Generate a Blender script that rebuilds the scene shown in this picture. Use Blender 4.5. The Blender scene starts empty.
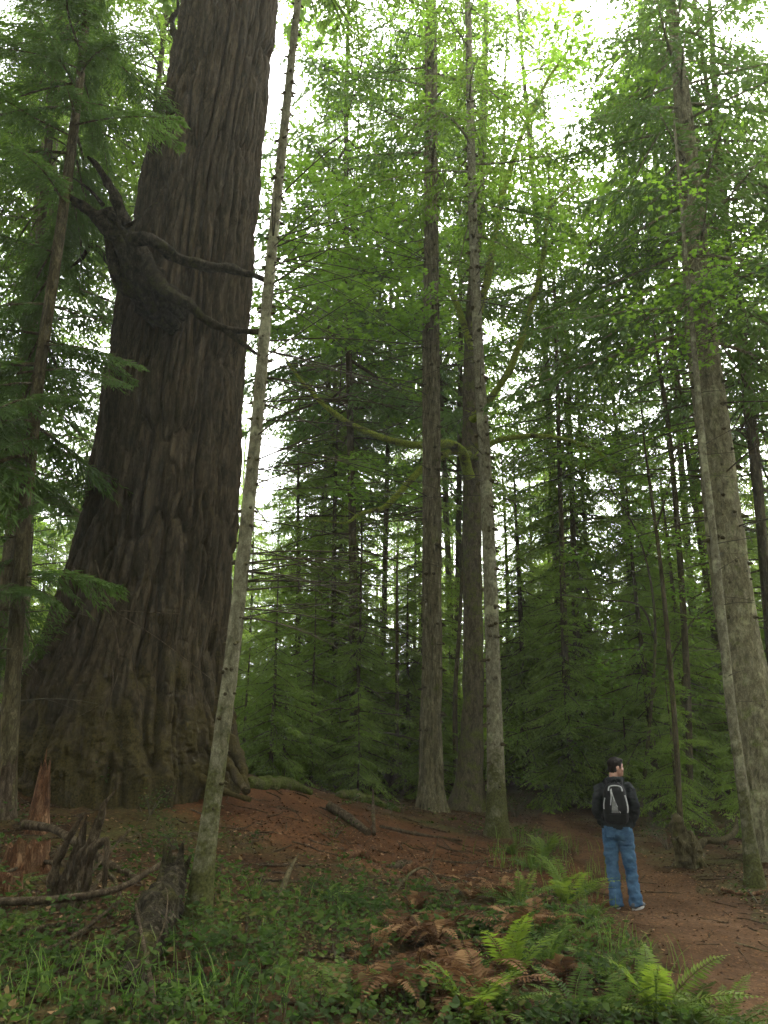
import bpy, math, random
import numpy as np
from mathutils import Vector

SC = bpy.context.scene
COL = SC.collection
rng = np.random.default_rng(7)
random.seed(7)
PI = math.pi

# ------------------------------------------------------------------ camera
F = 828.0
CZ = 1.85
TH = math.radians(16.0)
FW = np.array([0, math.cos(TH), math.sin(TH)])
UP = np.array([0, -math.sin(TH), math.cos(TH)])
RT = np.array([1.0, 0, 0])
CAM = np.array([0, 0, CZ])

def P(px, py, Y):
    d = FW + RT * ((px - 384) / F) + UP * ((512 - py) / F)
    return CAM + d * (Y / d[1])

def depth(p):
    return float(np.dot(np.asarray(p) - CAM, FW))

cam = bpy.data.cameras.new("camera")
cam.sensor_fit = 'VERTICAL'
cam.sensor_height = 36.0
cam.lens = 36.0 * F / 1024.0
cam.clip_start = 0.1
cam.clip_end = 2000
camo = bpy.data.objects.new("camera", cam)
camo.location = CAM
camo.rotation_euler = (math.radians(90) + TH, 0, 0)
COL.objects.link(camo)
SC.camera = camo

# ------------------------------------------------------------------ noise
def _hash(ix, iy, iz, seed):
    h = (ix * 374761393 + iy * 668265263 + iz * 2147483647 + seed * 974711) & 0xffffffff
    h = ((h ^ (h >> 13)) * 1274126177) & 0xffffffff
    h = ((h ^ (h >> 16)) * 2246822519) & 0xffffffff
    return ((h ^ (h >> 15)) & 0xffff) / 65535.0

def vnoise(p, seed=0):
    p = np.asarray(p, float)
    i = np.floor(p).astype(np.int64)
    f = p - i
    f = f * f * (3 - 2 * f)
    r = 0
    for dx in (0, 1):
        for dy in (0, 1):
            for dz in (0, 1):
                w = (f[..., 0] if dx else 1 - f[..., 0]) * (f[..., 1] if dy else 1 - f[..., 1]) * (f[..., 2] if dz else 1 - f[..., 2])
                r = r + w * _hash(i[..., 0] + dx, i[..., 1] + dy, i[..., 2] + dz, seed)
    return r

def fbm(p, seed=0, oct=4):
    p = np.asarray(p, float)
    r, a, t = 0, 1.0, 0
    for k in range(oct):
        r = r + a * vnoise(p, seed + k)
        t += a
        p = p * 2.03
        a *= 0.5
    return r / t

# ------------------------------------------------------------------ ground
KN = [P(625, 912, 10.7), P(700, 905, 10.7), P(497, 838, 15), P(432, 812, 18), P(468, 812, 20), P(120, 790, 11.8), P(230, 780, 13),
      P(30, 790, 11.3), P(196, 925, 7), P(0, 1024, 5), P(384, 1024, 5.4), P(768, 1024, 6.2), P(768, 900, 11), P(752, 885, 11.6),
      P(545, 826, 17), P(300, 788, 22), P(260, 785, 19), P(380, 800, 21), P(250, 868, 9.5), P(100, 850, 9.5), P(350, 850, 12),
      P(560, 900, 10), P(600, 1000, 6.5), P(420, 890, 9.5), P(480, 930, 8.2), P(640, 800, 22), P(760, 830, 18),
      P(8, 752, 12.0), P(-150, 790, 12), P(-150, 900, 8), P(900, 880, 12), P(900, 1000, 7)]
KN = np.array(KN)
EX = np.array([[0, 40, 0.9], [-18, 40, 1.8], [18, 40, 0.5], [-30, 20, 2.4], [30, 20, 0.6], [0, 0, 0.25], [-8, 0, 0.5], [8, 0, 0.1],
               [0, 90, 1.2], [-60, 90, 2.0], [60, 90, 1.0], [-60, 0, 2.0], [60, 0, 0.5], [0, -50, 0], [-50, -50, 0.5], [50, -50, 0], [-6, 16.5, 1.7]], float)
KN = np.vstack([KN, EX])

def _phi(r):
    return np.where(r > 1e-9, r * r * np.log(np.maximum(r, 1e-9)), 0)
_n = len(KN)
_A = np.zeros((_n + 3, _n + 3))
_A[:_n, :_n] = _phi(np.linalg.norm(KN[:, None, :2] - KN[None, :, :2], axis=2)) + np.eye(_n) * 0.02
_A[:_n, _n] = 1
_A[:_n, _n + 1:] = KN[:, :2]
_A[_n:, :_n] = _A[:_n, _n:].T
_W = np.linalg.solve(_A, np.concatenate([KN[:, 2], np.zeros(3)]))

def hbase(x, y):
    x = np.asarray(x, float)
    y = np.asarray(y, float)
    r = _W[_n] + _W[_n + 1] * x + _W[_n + 2] * y
    for k in range(_n):
        r = r + _W[k] * _phi(np.hypot(x - KN[k, 0], y - KN[k, 1]))
    return r

def H(x, y):
    x = np.asarray(x, float)
    y = np.asarray(y, float)
    s = np.clip(np.hypot(x, y) / 90.0, 0, 1) ** 2
    r = hbase(np.clip(x, -60, 60), np.clip(y, -50, 90))
    r = np.clip(r, -0.6, 3.0) * (1 - s) + s * 1.0
    p = np.stack([x, y, np.zeros_like(x)], -1)
    r = r + (fbm(p * 0.9, 3, 3) - 0.5) * 0.10 + (fbm(p * 5.0, 9, 3) - 0.5) * 0.045
    return r

def h1(x, y):
    return float(H(np.array([x]), np.array([y]))[0])

def G(px, py):
    """ground point seen at a pixel"""
    d = FW + RT * ((px - 384) / F) + UP * ((512 - py) / F)
    t = np.linspace(3, 60, 1200)
    p = CAM + d[None] * t[:, None]
    z = H(p[:, 0], p[:, 1])
    k = np.argmax(p[:, 2] < z)
    q = p[k] if (p[:, 2] < z).any() else p[-1]
    q = q.copy()
    q[2] = h1(q[0], q[1])
    return q

# ------------------------------------------------------------------ mesh collector
class Geo:
    def __init__(s):
        s.v, s.f, s.n = [], [], 0

    def add(s, v, f, mat=0, rnd=None, smooth=False):
        v = np.asarray(v, np.float32).reshape(-1, 3)
        f = np.asarray(f, np.int32)
        if rnd is None:
            rnd = rng.random(len(f))
        s.f.append((f + s.n, mat, np.asarray(rnd, np.float32), smooth))
        s.v.append(v)
        s.n += len(v)

    def merge(s, o, M=None, t=None, rshift=0.0):
        """add a whole Geo transformed"""
        v = np.concatenate(o.v)
        if M is not None:
            v = v @ np.asarray(M, np.float32).T
        if t is not None:
            v = v + np.asarray(t, np.float32)
        for f, m, r, sm in o.f:
            s.f.append((f + s.n, m, r + rshift, sm))
        s.v.append(v.astype(np.float32))
        s.n += len(v)

    def mesh(s, name, mats):
        me = bpy.data.meshes.new(name)
        v = np.concatenate(s.v)
        me.vertices.add(len(v))
        me.vertices.foreach_set('co', v.ravel())
        tot = np.concatenate([np.full(len(f), f.shape[1], np.int32) for f, _, _, _ in s.f])
        loops = np.concatenate([f.ravel() for f, _, _, _ in s.f])
        start = np.concatenate([[0], np.cumsum(tot)[:-1]]).astype(np.int32)
        me.loops.add(len(loops))
        me.loops.foreach_set('vertex_index', loops)
        me.polygons.add(len(tot))
        me.polygons.foreach_set('loop_start', start)
        me.polygons.foreach_set('loop_total', tot)
        me.polygons.foreach_set('material_index', np.concatenate([np.full(len(f), m, np.int32) for f, m, _, _ in s.f]))
        me.polygons.foreach_set('use_smooth', np.concatenate([np.full(len(f), sm, bool) for f, _, _, sm in s.f]))
        a = me.attributes.new('rnd', 'FLOAT', 'FACE')
        a.data.foreach_set('value', np.concatenate([r for _, _, r, _ in s.f]))
        for m in mats:
            me.materials.append(m)
        me.update(calc_edges=True)
        return me

    def obj(s, name, mats, parent=None, loc=(0, 0, 0)):
        o = bpy.data.objects.new(name, s.mesh(name, mats))
        COL.objects.link(o)
        o.location = loc
        if parent is not None:
            o.parent = parent
        return o

def tag(o, label=None, cat=None, group=None, kind=None):
    if label: o['label'] = label
    if cat: o['category'] = cat
    if group: o['group'] = group
    if kind: o['kind'] = kind
    return o

def thing(name, label, cat, loc=(0, 0, 0), rz=0, group=None):
    o = bpy.data.objects.new(name, None)
    o.empty_display_size = 0.2
    COL.objects.link(o)
    o.location = loc
    o.rotation_euler = (0, 0, rz)
    return tag(o, label, cat, group)

def dup(root, loc, rz=0, s=1.0, label=None, group=None, tilt=(0, 0)):
    r = root.copy()
    COL.objects.link(r)
    r.location = loc
    r.rotation_euler = (tilt[0], tilt[1], rz)
    r.scale = (s, s, s) if np.isscalar(s) else s
    if label: r['label'] = label
    if group: r['group'] = group
    for ch in list(root.children):
        c = ch.copy()
        COL.objects.link(c)
        c.parent = r
        for g in list(ch.children):
            d = g.copy()
            COL.objects.link(d)
            d.parent = c
    return r

def smooth_path(pts, n):
    """Catmull-Rom through the points"""
    pts = np.asarray(pts, float)
    if len(pts) == 2:
        t = np.linspace(0, 1, n)[:, None]
        return pts[0] * (1 - t) + pts[1] * t
    q = np.vstack([2 * pts[0] - pts[1], pts, 2 * pts[-1] - pts[-2]])
    u = np.linspace(0, len(pts) - 1 - 1e-9, n)
    i = u.astype(int)
    f = (u - i)[:, None]
    a, b, c, d = q[i], q[i + 1], q[i + 2], q[i + 3]
    return 0.5 * ((2 * b) + (-a + c) * f + (2 * a - 5 * b + 4 * c - d) * f ** 2 + (-a + 3 * b - 3 * c + d) * f ** 3)

def frames(path):
    path = np.asarray(path, float)
    t = np.gradient(path, axis=0)
    t /= np.linalg.norm(t, axis=1)[:, None] + 1e-9
    n = np.zeros_like(t)
    a = np.array([1.0, 0, 0]) if abs(t[0, 0]) < 0.8 else np.array([0, 1.0, 0])
    for i in range(len(t)):
        a = a - t[i] * np.dot(a, t[i])
        a = a / (np.linalg.norm(a) + 1e-9)
        n[i] = a
    b = np.cross(t, n)
    return t, n, b

def tube(g, path, rad, k=8, mat=0, bump=0.0, bfreq=8.0, seed=0, cap=True, disp=None, smooth=True):
    path = np.asarray(path, float)
    m = len(path)
    rad = np.broadcast_to(np.asarray(rad, float), (m,)) if np.ndim(rad) <= 1 else rad
    t, n, b = frames(path)
    a = np.arange(k) / k * 2 * PI
    ca, sa = np.cos(a), np.sin(a)
    R = np.repeat(rad[:, None], k, 1)
    dirs = n[:, None] * ca[None, :, None] + b[:, None] * sa[None, :, None]
    if bump:
        pp = path[:, None] + dirs * R[..., None]
        R = R * (1 + bump * (fbm(pp * bfreq, seed, 3) - 0.5) * 2)
    if disp is not None:
        R = R + disp(path, dirs, R)
    v = path[:, None] + dirs * R[..., None]
    v = v.reshape(-1, 3)
    i = np.arange(m - 1)[:, None] * k
    j = np.arange(k)[None]
    j2 = (j + 1) % k
    f = np.stack([i + j, i + j2, i + k + j2, i + k + j], -1).reshape(-1, 4)
    g.add(v, f, mat, np.full(len(f), rng.random()), smooth)
    if cap:
        g.add(np.vstack([v[-k:], path[-1] + t[-1] * rad[-1] * 0.4]), np.array([[q, (q + 1) % k, k] for q in range(k)]), mat, np.full(k, .5), smooth)
        g.add(np.vstack([v[:k], path[0] - t[0] * rad[0] * 0.2]), np.array([[(q + 1) % k, q, k] for q in range(k)]), mat, np.full(k, .5), smooth)

# ------------------------------------------------------------------ materials
def new_mat(name):
    m = bpy.data.materials.new(name)
    m.use_nodes = True
    nt = m.node_tree
    nt.nodes.clear()
    out = nt.nodes.new('ShaderNodeOutputMaterial')
    return m, nt, out

def nd(nt, typ, **kw):
    n = nt.nodes.new(typ)
    for k, v in kw.items():
        if k.startswith('i_'):
            n.inputs[k[2:].replace('_', ' ')].default_value = v
        else:
            setattr(n, k, v)
    return n

def ramp(nt, src, stops):
    r = nd(nt, 'ShaderNodeValToRGB')
    el = r.color_ramp.elements
    while len(el) > 1: el.remove(el[-1])
    el[0].position = stops[0][0]
    el[0].color = (*stops[0][1], 1)
    for p, c in stops[1:]:
        e = el.new(p)
        e.color = (*c, 1)
    nt.links.new(src, r.inputs[0])
    return r.outputs[0]

def rgb_mix(nt, fac, a, b, blend='MIX'):
    n = nd(nt, 'ShaderNodeMix', data_type='RGBA', blend_type=blend)
    if isinstance(fac, (int, float)): n.inputs[0].default_value = fac
    else: nt.links.new(fac, n.inputs[0])
    for s, idx in ((a, 6), (b, 7)):
        if isinstance(s, tuple): n.inputs[idx].default_value = (*s, 1)
        else: nt.links.new(s, n.inputs[idx])
    return n.outputs[2]

def leaf_mat(name, stops, trans, tfac=0.45, rough=0.6, vary=0.25, spec=0.05):
    m, nt, out = new_mat(name)
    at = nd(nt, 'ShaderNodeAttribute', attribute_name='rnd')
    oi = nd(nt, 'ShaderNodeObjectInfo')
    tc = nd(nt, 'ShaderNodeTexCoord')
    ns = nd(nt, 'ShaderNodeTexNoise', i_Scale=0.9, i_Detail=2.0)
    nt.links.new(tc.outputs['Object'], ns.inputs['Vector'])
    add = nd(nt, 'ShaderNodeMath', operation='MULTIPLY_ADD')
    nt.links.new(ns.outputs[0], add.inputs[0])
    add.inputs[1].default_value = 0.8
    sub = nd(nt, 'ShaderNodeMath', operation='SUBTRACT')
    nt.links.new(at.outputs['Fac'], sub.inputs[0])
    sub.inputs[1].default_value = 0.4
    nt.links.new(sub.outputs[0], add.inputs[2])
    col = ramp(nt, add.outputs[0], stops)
    hs = nd(nt, 'ShaderNodeHueSaturation')
    mr = nd(nt, 'ShaderNodeMapRange')
    nt.links.new(oi.outputs['Random'], mr.inputs[0])
    mr.inputs[3].default_value = 1 - vary
    mr.inputs[4].default_value = 1 + vary
    nt.links.new(mr.outputs[0], hs.inputs['Value'])
    nt.links.new(col, hs.inputs['Color'])
    pb = nd(nt, 'ShaderNodeBsdfPrincipled', i_Roughness=rough)
    pb.inputs['Specular IOR Level'].default_value = spec
    nt.links.new(hs.outputs[0], pb.inputs['Base Color'])
    tl = nd(nt, 'ShaderNodeBsdfTranslucent')
    tcol = rgb_mix(nt, 0.75, hs.outputs[0], trans)
    nt.links.new(tcol, tl.inputs[0])
    mx = nd(nt, 'ShaderNodeMixShader')
    mx.inputs[0].default_value = tfac
    nt.links.new(pb.outputs[0], mx.inputs[1])
    nt.links.new(tl.outputs[0], mx.inputs[2])
    nt.links.new(mx.outputs[0], out.inputs[0])
    return m

def bark_mat(name, dark, mid, light, moss=0.0, mosscol=(0.07, 0.085, 0.015), sc=9.0, zs=0.18, bump=0.5, lichen=0.0, spots=0.0, rough=0.9, moss_h=0.0):
    m, nt, out = new_mat(name)
    tc = nd(nt, 'ShaderNodeTexCoord')
    mp = nd(nt, 'ShaderNodeMapping')
    mp.inputs['Scale'].default_value = (1, 1, zs)
    nt.links.new(tc.outputs['Object'], mp.inputs[0])
    n1 = nd(nt, 'ShaderNodeTexNoise', i_Scale=sc, i_Detail=8.0, i_Roughness=0.65, i_Distortion=0.4)
    nt.links.new(mp.outputs[0], n1.inputs['Vector'])
    vo = nd(nt, 'ShaderNodeTexVoronoi', feature='DISTANCE_TO_EDGE', i_Scale=sc * 1.3)
    dis = rgb_mix(nt, 0.35, mp.outputs[0], n1.outputs[1])
    nt.links.new(dis, vo.inputs['Vector'])
    e = nd(nt, 'ShaderNodeMapRange', i_From_Max=0.22)
    nt.links.new(vo.outputs[0], e.inputs[0])
    hgt = nd(nt, 'ShaderNodeMath', operation='MULTIPLY')
    nt.links.new(e.outputs[0], hgt.inputs[0])
    nt.links.new(n1.outputs[0], hgt.inputs[1])
    col = ramp(nt, n1.outputs[0], [(0.3, dark), (0.5, mid), (0.72, light)])
    ed = nd(nt, 'ShaderNodeMath', operation='MULTIPLY_ADD')
    nt.links.new(e.outputs[0], ed.inputs[0])
    ed.inputs[1].default_value = 0.5
    ed.inputs[2].default_value = 0.5
    col = rgb_mix(nt, 1.0, col, ed.outputs[0], 'MULTIPLY')
    n3 = nd(nt, 'ShaderNodeTexNoise', i_Scale=2.2, i_Detail=5.0, i_Roughness=0.7)
    nt.links.new(tc.outputs['Object'], n3.inputs['Vector'])
    if lichen:
        lf = ramp(nt, n3.outputs[0], [(0.62 - 0.2 * lichen, (0, 0, 0)), (0.72 - 0.15 * lichen, (1, 1, 1))])
        l2 = nd(nt, 'ShaderNodeMath', operation='MULTIPLY')
        nt.links.new(lf, l2.inputs[0])
        l2.inputs[1].default_value = 0.6
        col = rgb_mix(nt, l2.outputs[0], col, (light[0] * 1.3, light[1] * 1.4, light[2] * 1.25))
    if moss:
        n2 = nd(nt, 'ShaderNodeTexNoise', i_Scale=3.5, i_Detail=7.0, i_Roughness=0.7)
        nt.links.new(tc.outputs['Object'], n2.inputs['Vector'])
        src = n2.outputs[0]
        if moss_h:
            sx = nd(nt, 'ShaderNodeSeparateXYZ')
            nt.links.new(tc.outputs['Object'], sx.inputs[0])
            mr = nd(nt, 'ShaderNodeMapRange', i_From_Min=0.0, i_From_Max=moss_h, i_To_Min=0.22, i_To_Max=-0.18)
            nt.links.new(sx.outputs[2], mr.inputs[0])
            ad = nd(nt, 'ShaderNodeMath', operation='ADD')
            nt.links.new(src, ad.inputs[0])
            nt.links.new(mr.outputs[0], ad.inputs[1])
            src = ad.outputs[0]
        mf = ramp(nt, src, [(0.66 - 0.32 * moss, (0, 0, 0)), (0.80 - 0.32 * moss, (1, 1, 1))])
        n4 = nd(nt, 'ShaderNodeTexNoise', i_Scale=40.0, i_Detail=3.0)
        nt.links.new(tc.outputs['Object'], n4.inputs['Vector'])
        mc = ramp(nt, n4.outputs[0], [(0.3, tuple(c * 0.45 for c in mosscol)), (0.7, tuple(c * 1.35 for c in mosscol))])
        col = rgb_mix(nt, mf, col, mc)
    pb = nd(nt, 'ShaderNodeBsdfPrincipled', i_Roughness=rough)
    pb.inputs['Specular IOR Level'].default_value = 0.03
    nt.links.new(col, pb.inputs['Base Color'])
    bp = nd(nt, 'ShaderNodeBump', i_Strength=bump, i_Distance=0.03)
    nt.links.new(hgt.outputs[0], bp.inputs['Height'])
    nt.links.new(bp.outputs[0], pb.inputs['Normal'])
    nt.links.new(pb.outputs[0], out.inputs[0])
    return m

def plain_mat(name, a, b, sc=12.0, rough=0.85, bump=0.2, spec=0.06, dist=0.01):
    m, nt, out = new_mat(name)
    tc = nd(nt, 'ShaderNodeTexCoord')
    n1 = nd(nt, 'ShaderNodeTexNoise', i_Scale=sc, i_Detail=6.0, i_Roughness=0.65)
    nt.links.new(tc.outputs['Object'], n1.inputs['Vector'])
    col = ramp(nt, n1.outputs[0], [(0.32, a), (0.68, b)])
    pb = nd(nt, 'ShaderNodeBsdfPrincipled', i_Roughness=rough)
    pb.inputs['Specular IOR Level'].default_value = spec
    nt.links.new(col, pb.inputs['Base Color'])
    bp = nd(nt, 'ShaderNodeBump', i_Strength=bump, i_Distance=dist)
    nt.links.new(n1.outputs[0], bp.inputs['Height'])
    nt.links.new(bp.outputs[0], pb.inputs['Normal'])
    nt.links.new(pb.outputs[0], out.inputs[0])
    return m

def soil_mat(name, base, alt=None, attr=None, moss=0.0):
    """duff; where the attribute is high the ground is the alt soil"""
    m, nt, out = new_mat(name)
    tc = nd(nt, 'ShaderNodeTexCoord')
    O = tc.outputs['Object']
    n1 = nd(nt, 'ShaderNodeTexNoise', i_Scale=1.1, i_Detail=9.0, i_Roughness=0.72)
    n2 = nd(nt, 'ShaderNodeTexNoise', i_Scale=26.0, i_Detail=6.0, i_Roughness=0.75)
    vo = nd(nt, 'ShaderNodeTexVoronoi', i_Scale=38.0, i_Randomness=1.0)
    for n in (n1, n2, vo): nt.links.new(O, n.inputs['Vector'])
    ad = nd(nt, 'ShaderNodeMath', operation='MULTIPLY_ADD')
    nt.links.new(n2.outputs[0], ad.inputs[0])
    ad.inputs[1].default_value = 0.6
    sb = nd(nt, 'ShaderNodeMath', operation='MULTIPLY_ADD')
    nt.links.new(n1.outputs[0], sb.inputs[0])
    sb.inputs[1].default_value = 0.7
    sb.inputs[2].default_value = -0.15
    nt.links.new(sb.outputs[0], ad.inputs[2])
    col = ramp(nt, ad.outputs[0], [(0.32, base[0]), (0.5, base[1]), (0.7, base[2])])
    if moss:
        n3 = nd(nt, 'ShaderNodeTexNoise', i_Scale=0.55, i_Detail=8.0, i_Roughness=0.75)
        nt.links.new(O, n3.inputs['Vector'])
        mf = ramp(nt, n3.outputs[0], [(0.6 - 0.2 * moss, (0, 0, 0)), (0.75 - 0.2 * moss, (0.8, 0.8, 0.8))])
        mc = ramp(nt, n2.outputs[0], [(0.3, (0.018, 0.022, 0.007)), (0.7, (0.05, 0.058, 0.015))])
        col = rgb_mix(nt, mf, col, mc)
    if alt:
        col2 = ramp(nt, ad.outputs[0], [(0.3, alt[0]), (0.5, alt[1]), (0.72, alt[2])])
        at = nd(nt, 'ShaderNodeAttribute', attribute_name=attr)
        n4 = nd(nt, 'ShaderNodeTexNoise', i_Scale=4.5, i_Detail=8.0, i_Roughness=0.8)
        nt.links.new(O, n4.inputs['Vector'])
        q = nd(nt, 'ShaderNodeMath', operation='ADD')
        nt.links.new(at.outputs['Fac'], q.inputs[0])
        nt.links.new(n4.outputs[0], q.inputs[1])
        col = rgb_mix(nt, ramp(nt, q.outputs[0], [(0.82 - 0.2, (0, 0, 0)), (0.98, (1, 1, 1))]), col, col2)
    chip = ramp(nt, vo.outputs[1], [(0.0, (0.5, 0.5, 0.5)), (0.75, (1.0, 1.0, 1.0)), (1.0, (1.9, 1.75, 1.5))])
    col = rgb_mix(nt, 0.7, col, chip, 'MULTIPLY')
    pb = nd(nt, 'ShaderNodeBsdfPrincipled', i_Roughness=0.95)
    pb.inputs['Specular IOR Level'].default_value = 0.02
    nt.links.new(col, pb.inputs['Base Color'])
    bp = nd(nt, 'ShaderNodeBump', i_Strength=0.9, i_Distance=0.04)
    nt.links.new(ad.outputs[0], bp.inputs['Height'])
    nt.links.new(bp.outputs[0], pb.inputs['Normal'])
    nt.links.new(pb.outputs[0], out.inputs[0])
    return m

M = {}
M['hemlock'] = leaf_mat('hemlock_needles', [(0.15, (0.032, 0.060, 0.011)), (0.5, (0.060, 0.108, 0.016)), (0.9, (0.11, 0.175, 0.03))], (0.19, 0.32, 0.028), 0.42)
M['shadehem'] = leaf_mat('shaded_hemlock_needles', [(0.15, (0.018, 0.034, 0.009)), (0.5, (0.032, 0.060, 0.014)), (0.9, (0.06, 0.10, 0.022))], (0.11, 0.20, 0.025), 0.36)  # needle colour darkened to imitate backlit boughs
M['fir'] = leaf_mat('fir_needles', [(0.15, (0.032, 0.062, 0.018)), (0.5, (0.056, 0.104, 0.027)), (0.9, (0.09, 0.15, 0.038))], (0.14, 0.24, 0.03), 0.34)
M['young'] = leaf_mat('young_hemlock_needles', [(0.15, (0.044, 0.076, 0.011)), (0.5, (0.082, 0.132, 0.018)), (0.9, (0.14, 0.20, 0.036))], (0.24, 0.38, 0.035), 0.42)
M['maple'] = leaf_mat('maple_leaves', [(0.1, (0.045, 0.10, 0.015)), (0.5, (0.068, 0.14, 0.018)), (0.95, (0.11, 0.19, 0.028))], (0.24, 0.43, 0.03), 0.5, 0.45)
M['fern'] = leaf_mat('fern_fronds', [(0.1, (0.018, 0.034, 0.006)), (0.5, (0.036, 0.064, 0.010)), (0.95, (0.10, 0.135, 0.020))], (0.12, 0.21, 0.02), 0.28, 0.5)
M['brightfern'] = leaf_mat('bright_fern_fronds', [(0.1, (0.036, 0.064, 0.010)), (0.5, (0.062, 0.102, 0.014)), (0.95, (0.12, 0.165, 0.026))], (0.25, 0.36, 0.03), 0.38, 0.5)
M['dryfern'] = leaf_mat('dry_fern_fronds', [(0.1, (0.020, 0.011, 0.006)), (0.5, (0.066, 0.033, 0.014)), (0.9, (0.16, 0.095, 0.042))], (0.16, 0.075, 0.03), 0.2, 0.8)
M['cover'] = leaf_mat('ground_cover_leaves', [(0.1, (0.012, 0.021, 0.005)), (0.45, (0.022, 0.040, 0.008)), (0.75, (0.045, 0.070, 0.011)), (0.84, (0.075, 0.05, 0.02)), (0.97, (0.09, 0.055, 0.022))], (0.08, 0.16, 0.025), 0.25, 0.6, spec=0.03)
M['grass'] = leaf_mat('grass_blades', [(0.1, (0.03, 0.06, 0.012)), (0.5, (0.05, 0.095, 0.018)), (0.95, (0.11, 0.14, 0.035))], (0.15, 0.28, 0.03), 0.35, 0.5)
M['litter'] = leaf_mat('leaf_litter', [(0.1, (0.018, 0.010, 0.006)), (0.5, (0.062, 0.032, 0.016)), (0.95, (0.18, 0.11, 0.055))], (0.16, 0.08, 0.03), 0.1, 0.8)
M['b_giant'] = bark_mat('old_fir_bark', (0.021, 0.016, 0.0085), (0.042, 0.0325, 0.018), (0.078, 0.062, 0.037), moss=0.26, mosscol=(0.040, 0.032, 0.011), sc=9, zs=0.22, bump=0.6, moss_h=3.2)
M['b_fir'] = bark_mat('fir_bark', (0.04, 0.034, 0.018), (0.150, 0.132, 0.070), (0.29, 0.26, 0.15), moss=0.3, sc=16, zs=0.2, bump=0.9)
M['b_pale'] = bark_mat('pale_smooth_bark', (0.06, 0.055, 0.032), (0.15, 0.14, 0.085), (0.26, 0.245, 0.16), moss=0.45, mosscol=(0.050, 0.052, 0.016), sc=22, zs=0.5, bump=0.5, lichen=0.4, moss_h=3.2)
M['b_grey'] = bark_mat('grey_bark', (0.055, 0.049, 0.027), (0.165, 0.15, 0.084), (0.27, 0.25, 0.15), moss=0.35, mosscol=(0.10, 0.12, 0.03), sc=14, zs=0.4, bump=0.6, lichen=0.4)
M['b_maple'] = bark_mat('mossy_maple_bark', (0.04, 0.033, 0.02), (0.095, 0.08, 0.045), (0.16, 0.135, 0.08), moss=0.55, mosscol=(0.085, 0.095, 0.022), sc=14, zs=0.35, bump=0.7)
M['b_dark'] = bark_mat('dark_conifer_bark', (0.026, 0.022, 0.011), (0.078, 0.066, 0.032), (0.15, 0.128, 0.068), moss=0.25, sc=12, zs=0.25, bump=0.7)
M['b_limb'] = bark_mat('mossy_limb_bark', (0.04, 0.035, 0.02), (0.09, 0.08, 0.04), (0.15, 0.13, 0.07), moss=0.95, mosscol=(0.18, 0.23, 0.026), sc=14, zs=1.0, bump=0.7)
M['twig'] = plain_mat('dead_twig_bark', (0.03, 0.026, 0.017), (0.085, 0.075, 0.045), 9.0)
M['mosslog'] = bark_mat('moss_covered_wood', (0.04, 0.032, 0.02), (0.08, 0.065, 0.04), (0.13, 0.10, 0.06), moss=0.95, mosscol=(0.055, 0.066, 0.014), sc=10, zs=1.0, bump=0.8)
M['deadwood'] = bark_mat('weathered_dead_wood', (0.03, 0.022, 0.013), (0.085, 0.063, 0.037), (0.18, 0.14, 0.09), moss=0.25, mosscol=(0.08, 0.085, 0.02), sc=18, zs=0.25, bump=0.9)
M['burl'] = bark_mat('weathered_burl_wood', (0.010, 0.008, 0.005), (0.038, 0.031, 0.019), (0.09, 0.077, 0.045), moss=0.45, mosscol=(0.045, 0.045, 0.013), sc=14, zs=0.6, bump=0.9)
M['rot'] = bark_mat('red_rotten_wood', (0.035, 0.017, 0.009), (0.11, 0.052, 0.024), (0.25, 0.15, 0.08), moss=0.12, sc=14, zs=0.25, bump=0.9)
DUFF = ((0.011, 0.006, 0.003), (0.044, 0.024, 0.011), (0.09, 0.051, 0.024))
M['duff'] = soil_mat('needle_duff', DUFF, ((0.018, 0.009, 0.004), (0.060, 0.027, 0.011), (0.105, 0.052, 0.022)), 'red', moss=0.7)
M['trail'] = soil_mat('trail_dirt', DUFF, ((0.02, 0.011, 0.006), (0.062, 0.034, 0.016), (0.115, 0.068, 0.035)), 'wear')

# ------------------------------------------------------------------ world, sun, film
SUN_EL, SUN_AZ = math.radians(50), math.radians(32)   # azimuth from +Y towards +X
w = bpy.data.worlds.new("World")
SC.world = w
w.use_nodes = True
nt = w.node_tree
nt.nodes.clear()
sky = nd(nt, 'ShaderNodeTexSky', sky_type='NISHITA', sun_disc=False)
sky.sun_elevation = SUN_EL
sky.sun_rotation = SUN_AZ
sky.air_density = 1.0
sky.dust_density = 4.0
sky.ozone_density = 1.0
hsv = nd(nt, 'ShaderNodeHueSaturation', i_Saturation=0.08)
bg = nd(nt, 'ShaderNodeBackground', i_Strength=0.15)
wo = nd(nt, 'ShaderNodeOutputWorld')
nt.links.new(sky.outputs[0], hsv.inputs['Color'])
nt.links.new(hsv.outputs[0], bg.inputs[0])
nt.links.new(bg.outputs[0], wo.inputs[0])
sl = bpy.data.lights.new("sun", 'SUN')
sl.energy = 1.5
sl.angle = math.radians(20)
sl.color = (1.0, 0.95, 0.86)
so = bpy.data.objects.new("sun", sl)
COL.objects.link(so)
sd = Vector((math.sin(SUN_AZ) * math.cos(SUN_EL), math.cos(SUN_AZ) * math.cos(SUN_EL), math.sin(SUN_EL)))
so.rotation_euler = (-sd).to_track_quat('-Z', 'Y').to_euler()
so.location = (0, 0, 60)
SC.view_settings.view_transform = 'Standard'
SC.view_settings.look = 'None'
SC.view_settings.exposure = 3.45
SC.view_settings.gamma = 1.0
SC.view_settings.use_curve_mapping = False
cy = SC.cycles
cy.max_bounces = 7
cy.diffuse_bounces = 4
cy.glossy_bounces = 2
cy.transmission_bounces = 5
cy.volume_bounces = 0
cy.use_denoising = True
cy.sample_clamp_indirect = 6
cy.caustics_reflective = False
cy.caustics_refractive = False

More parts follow.
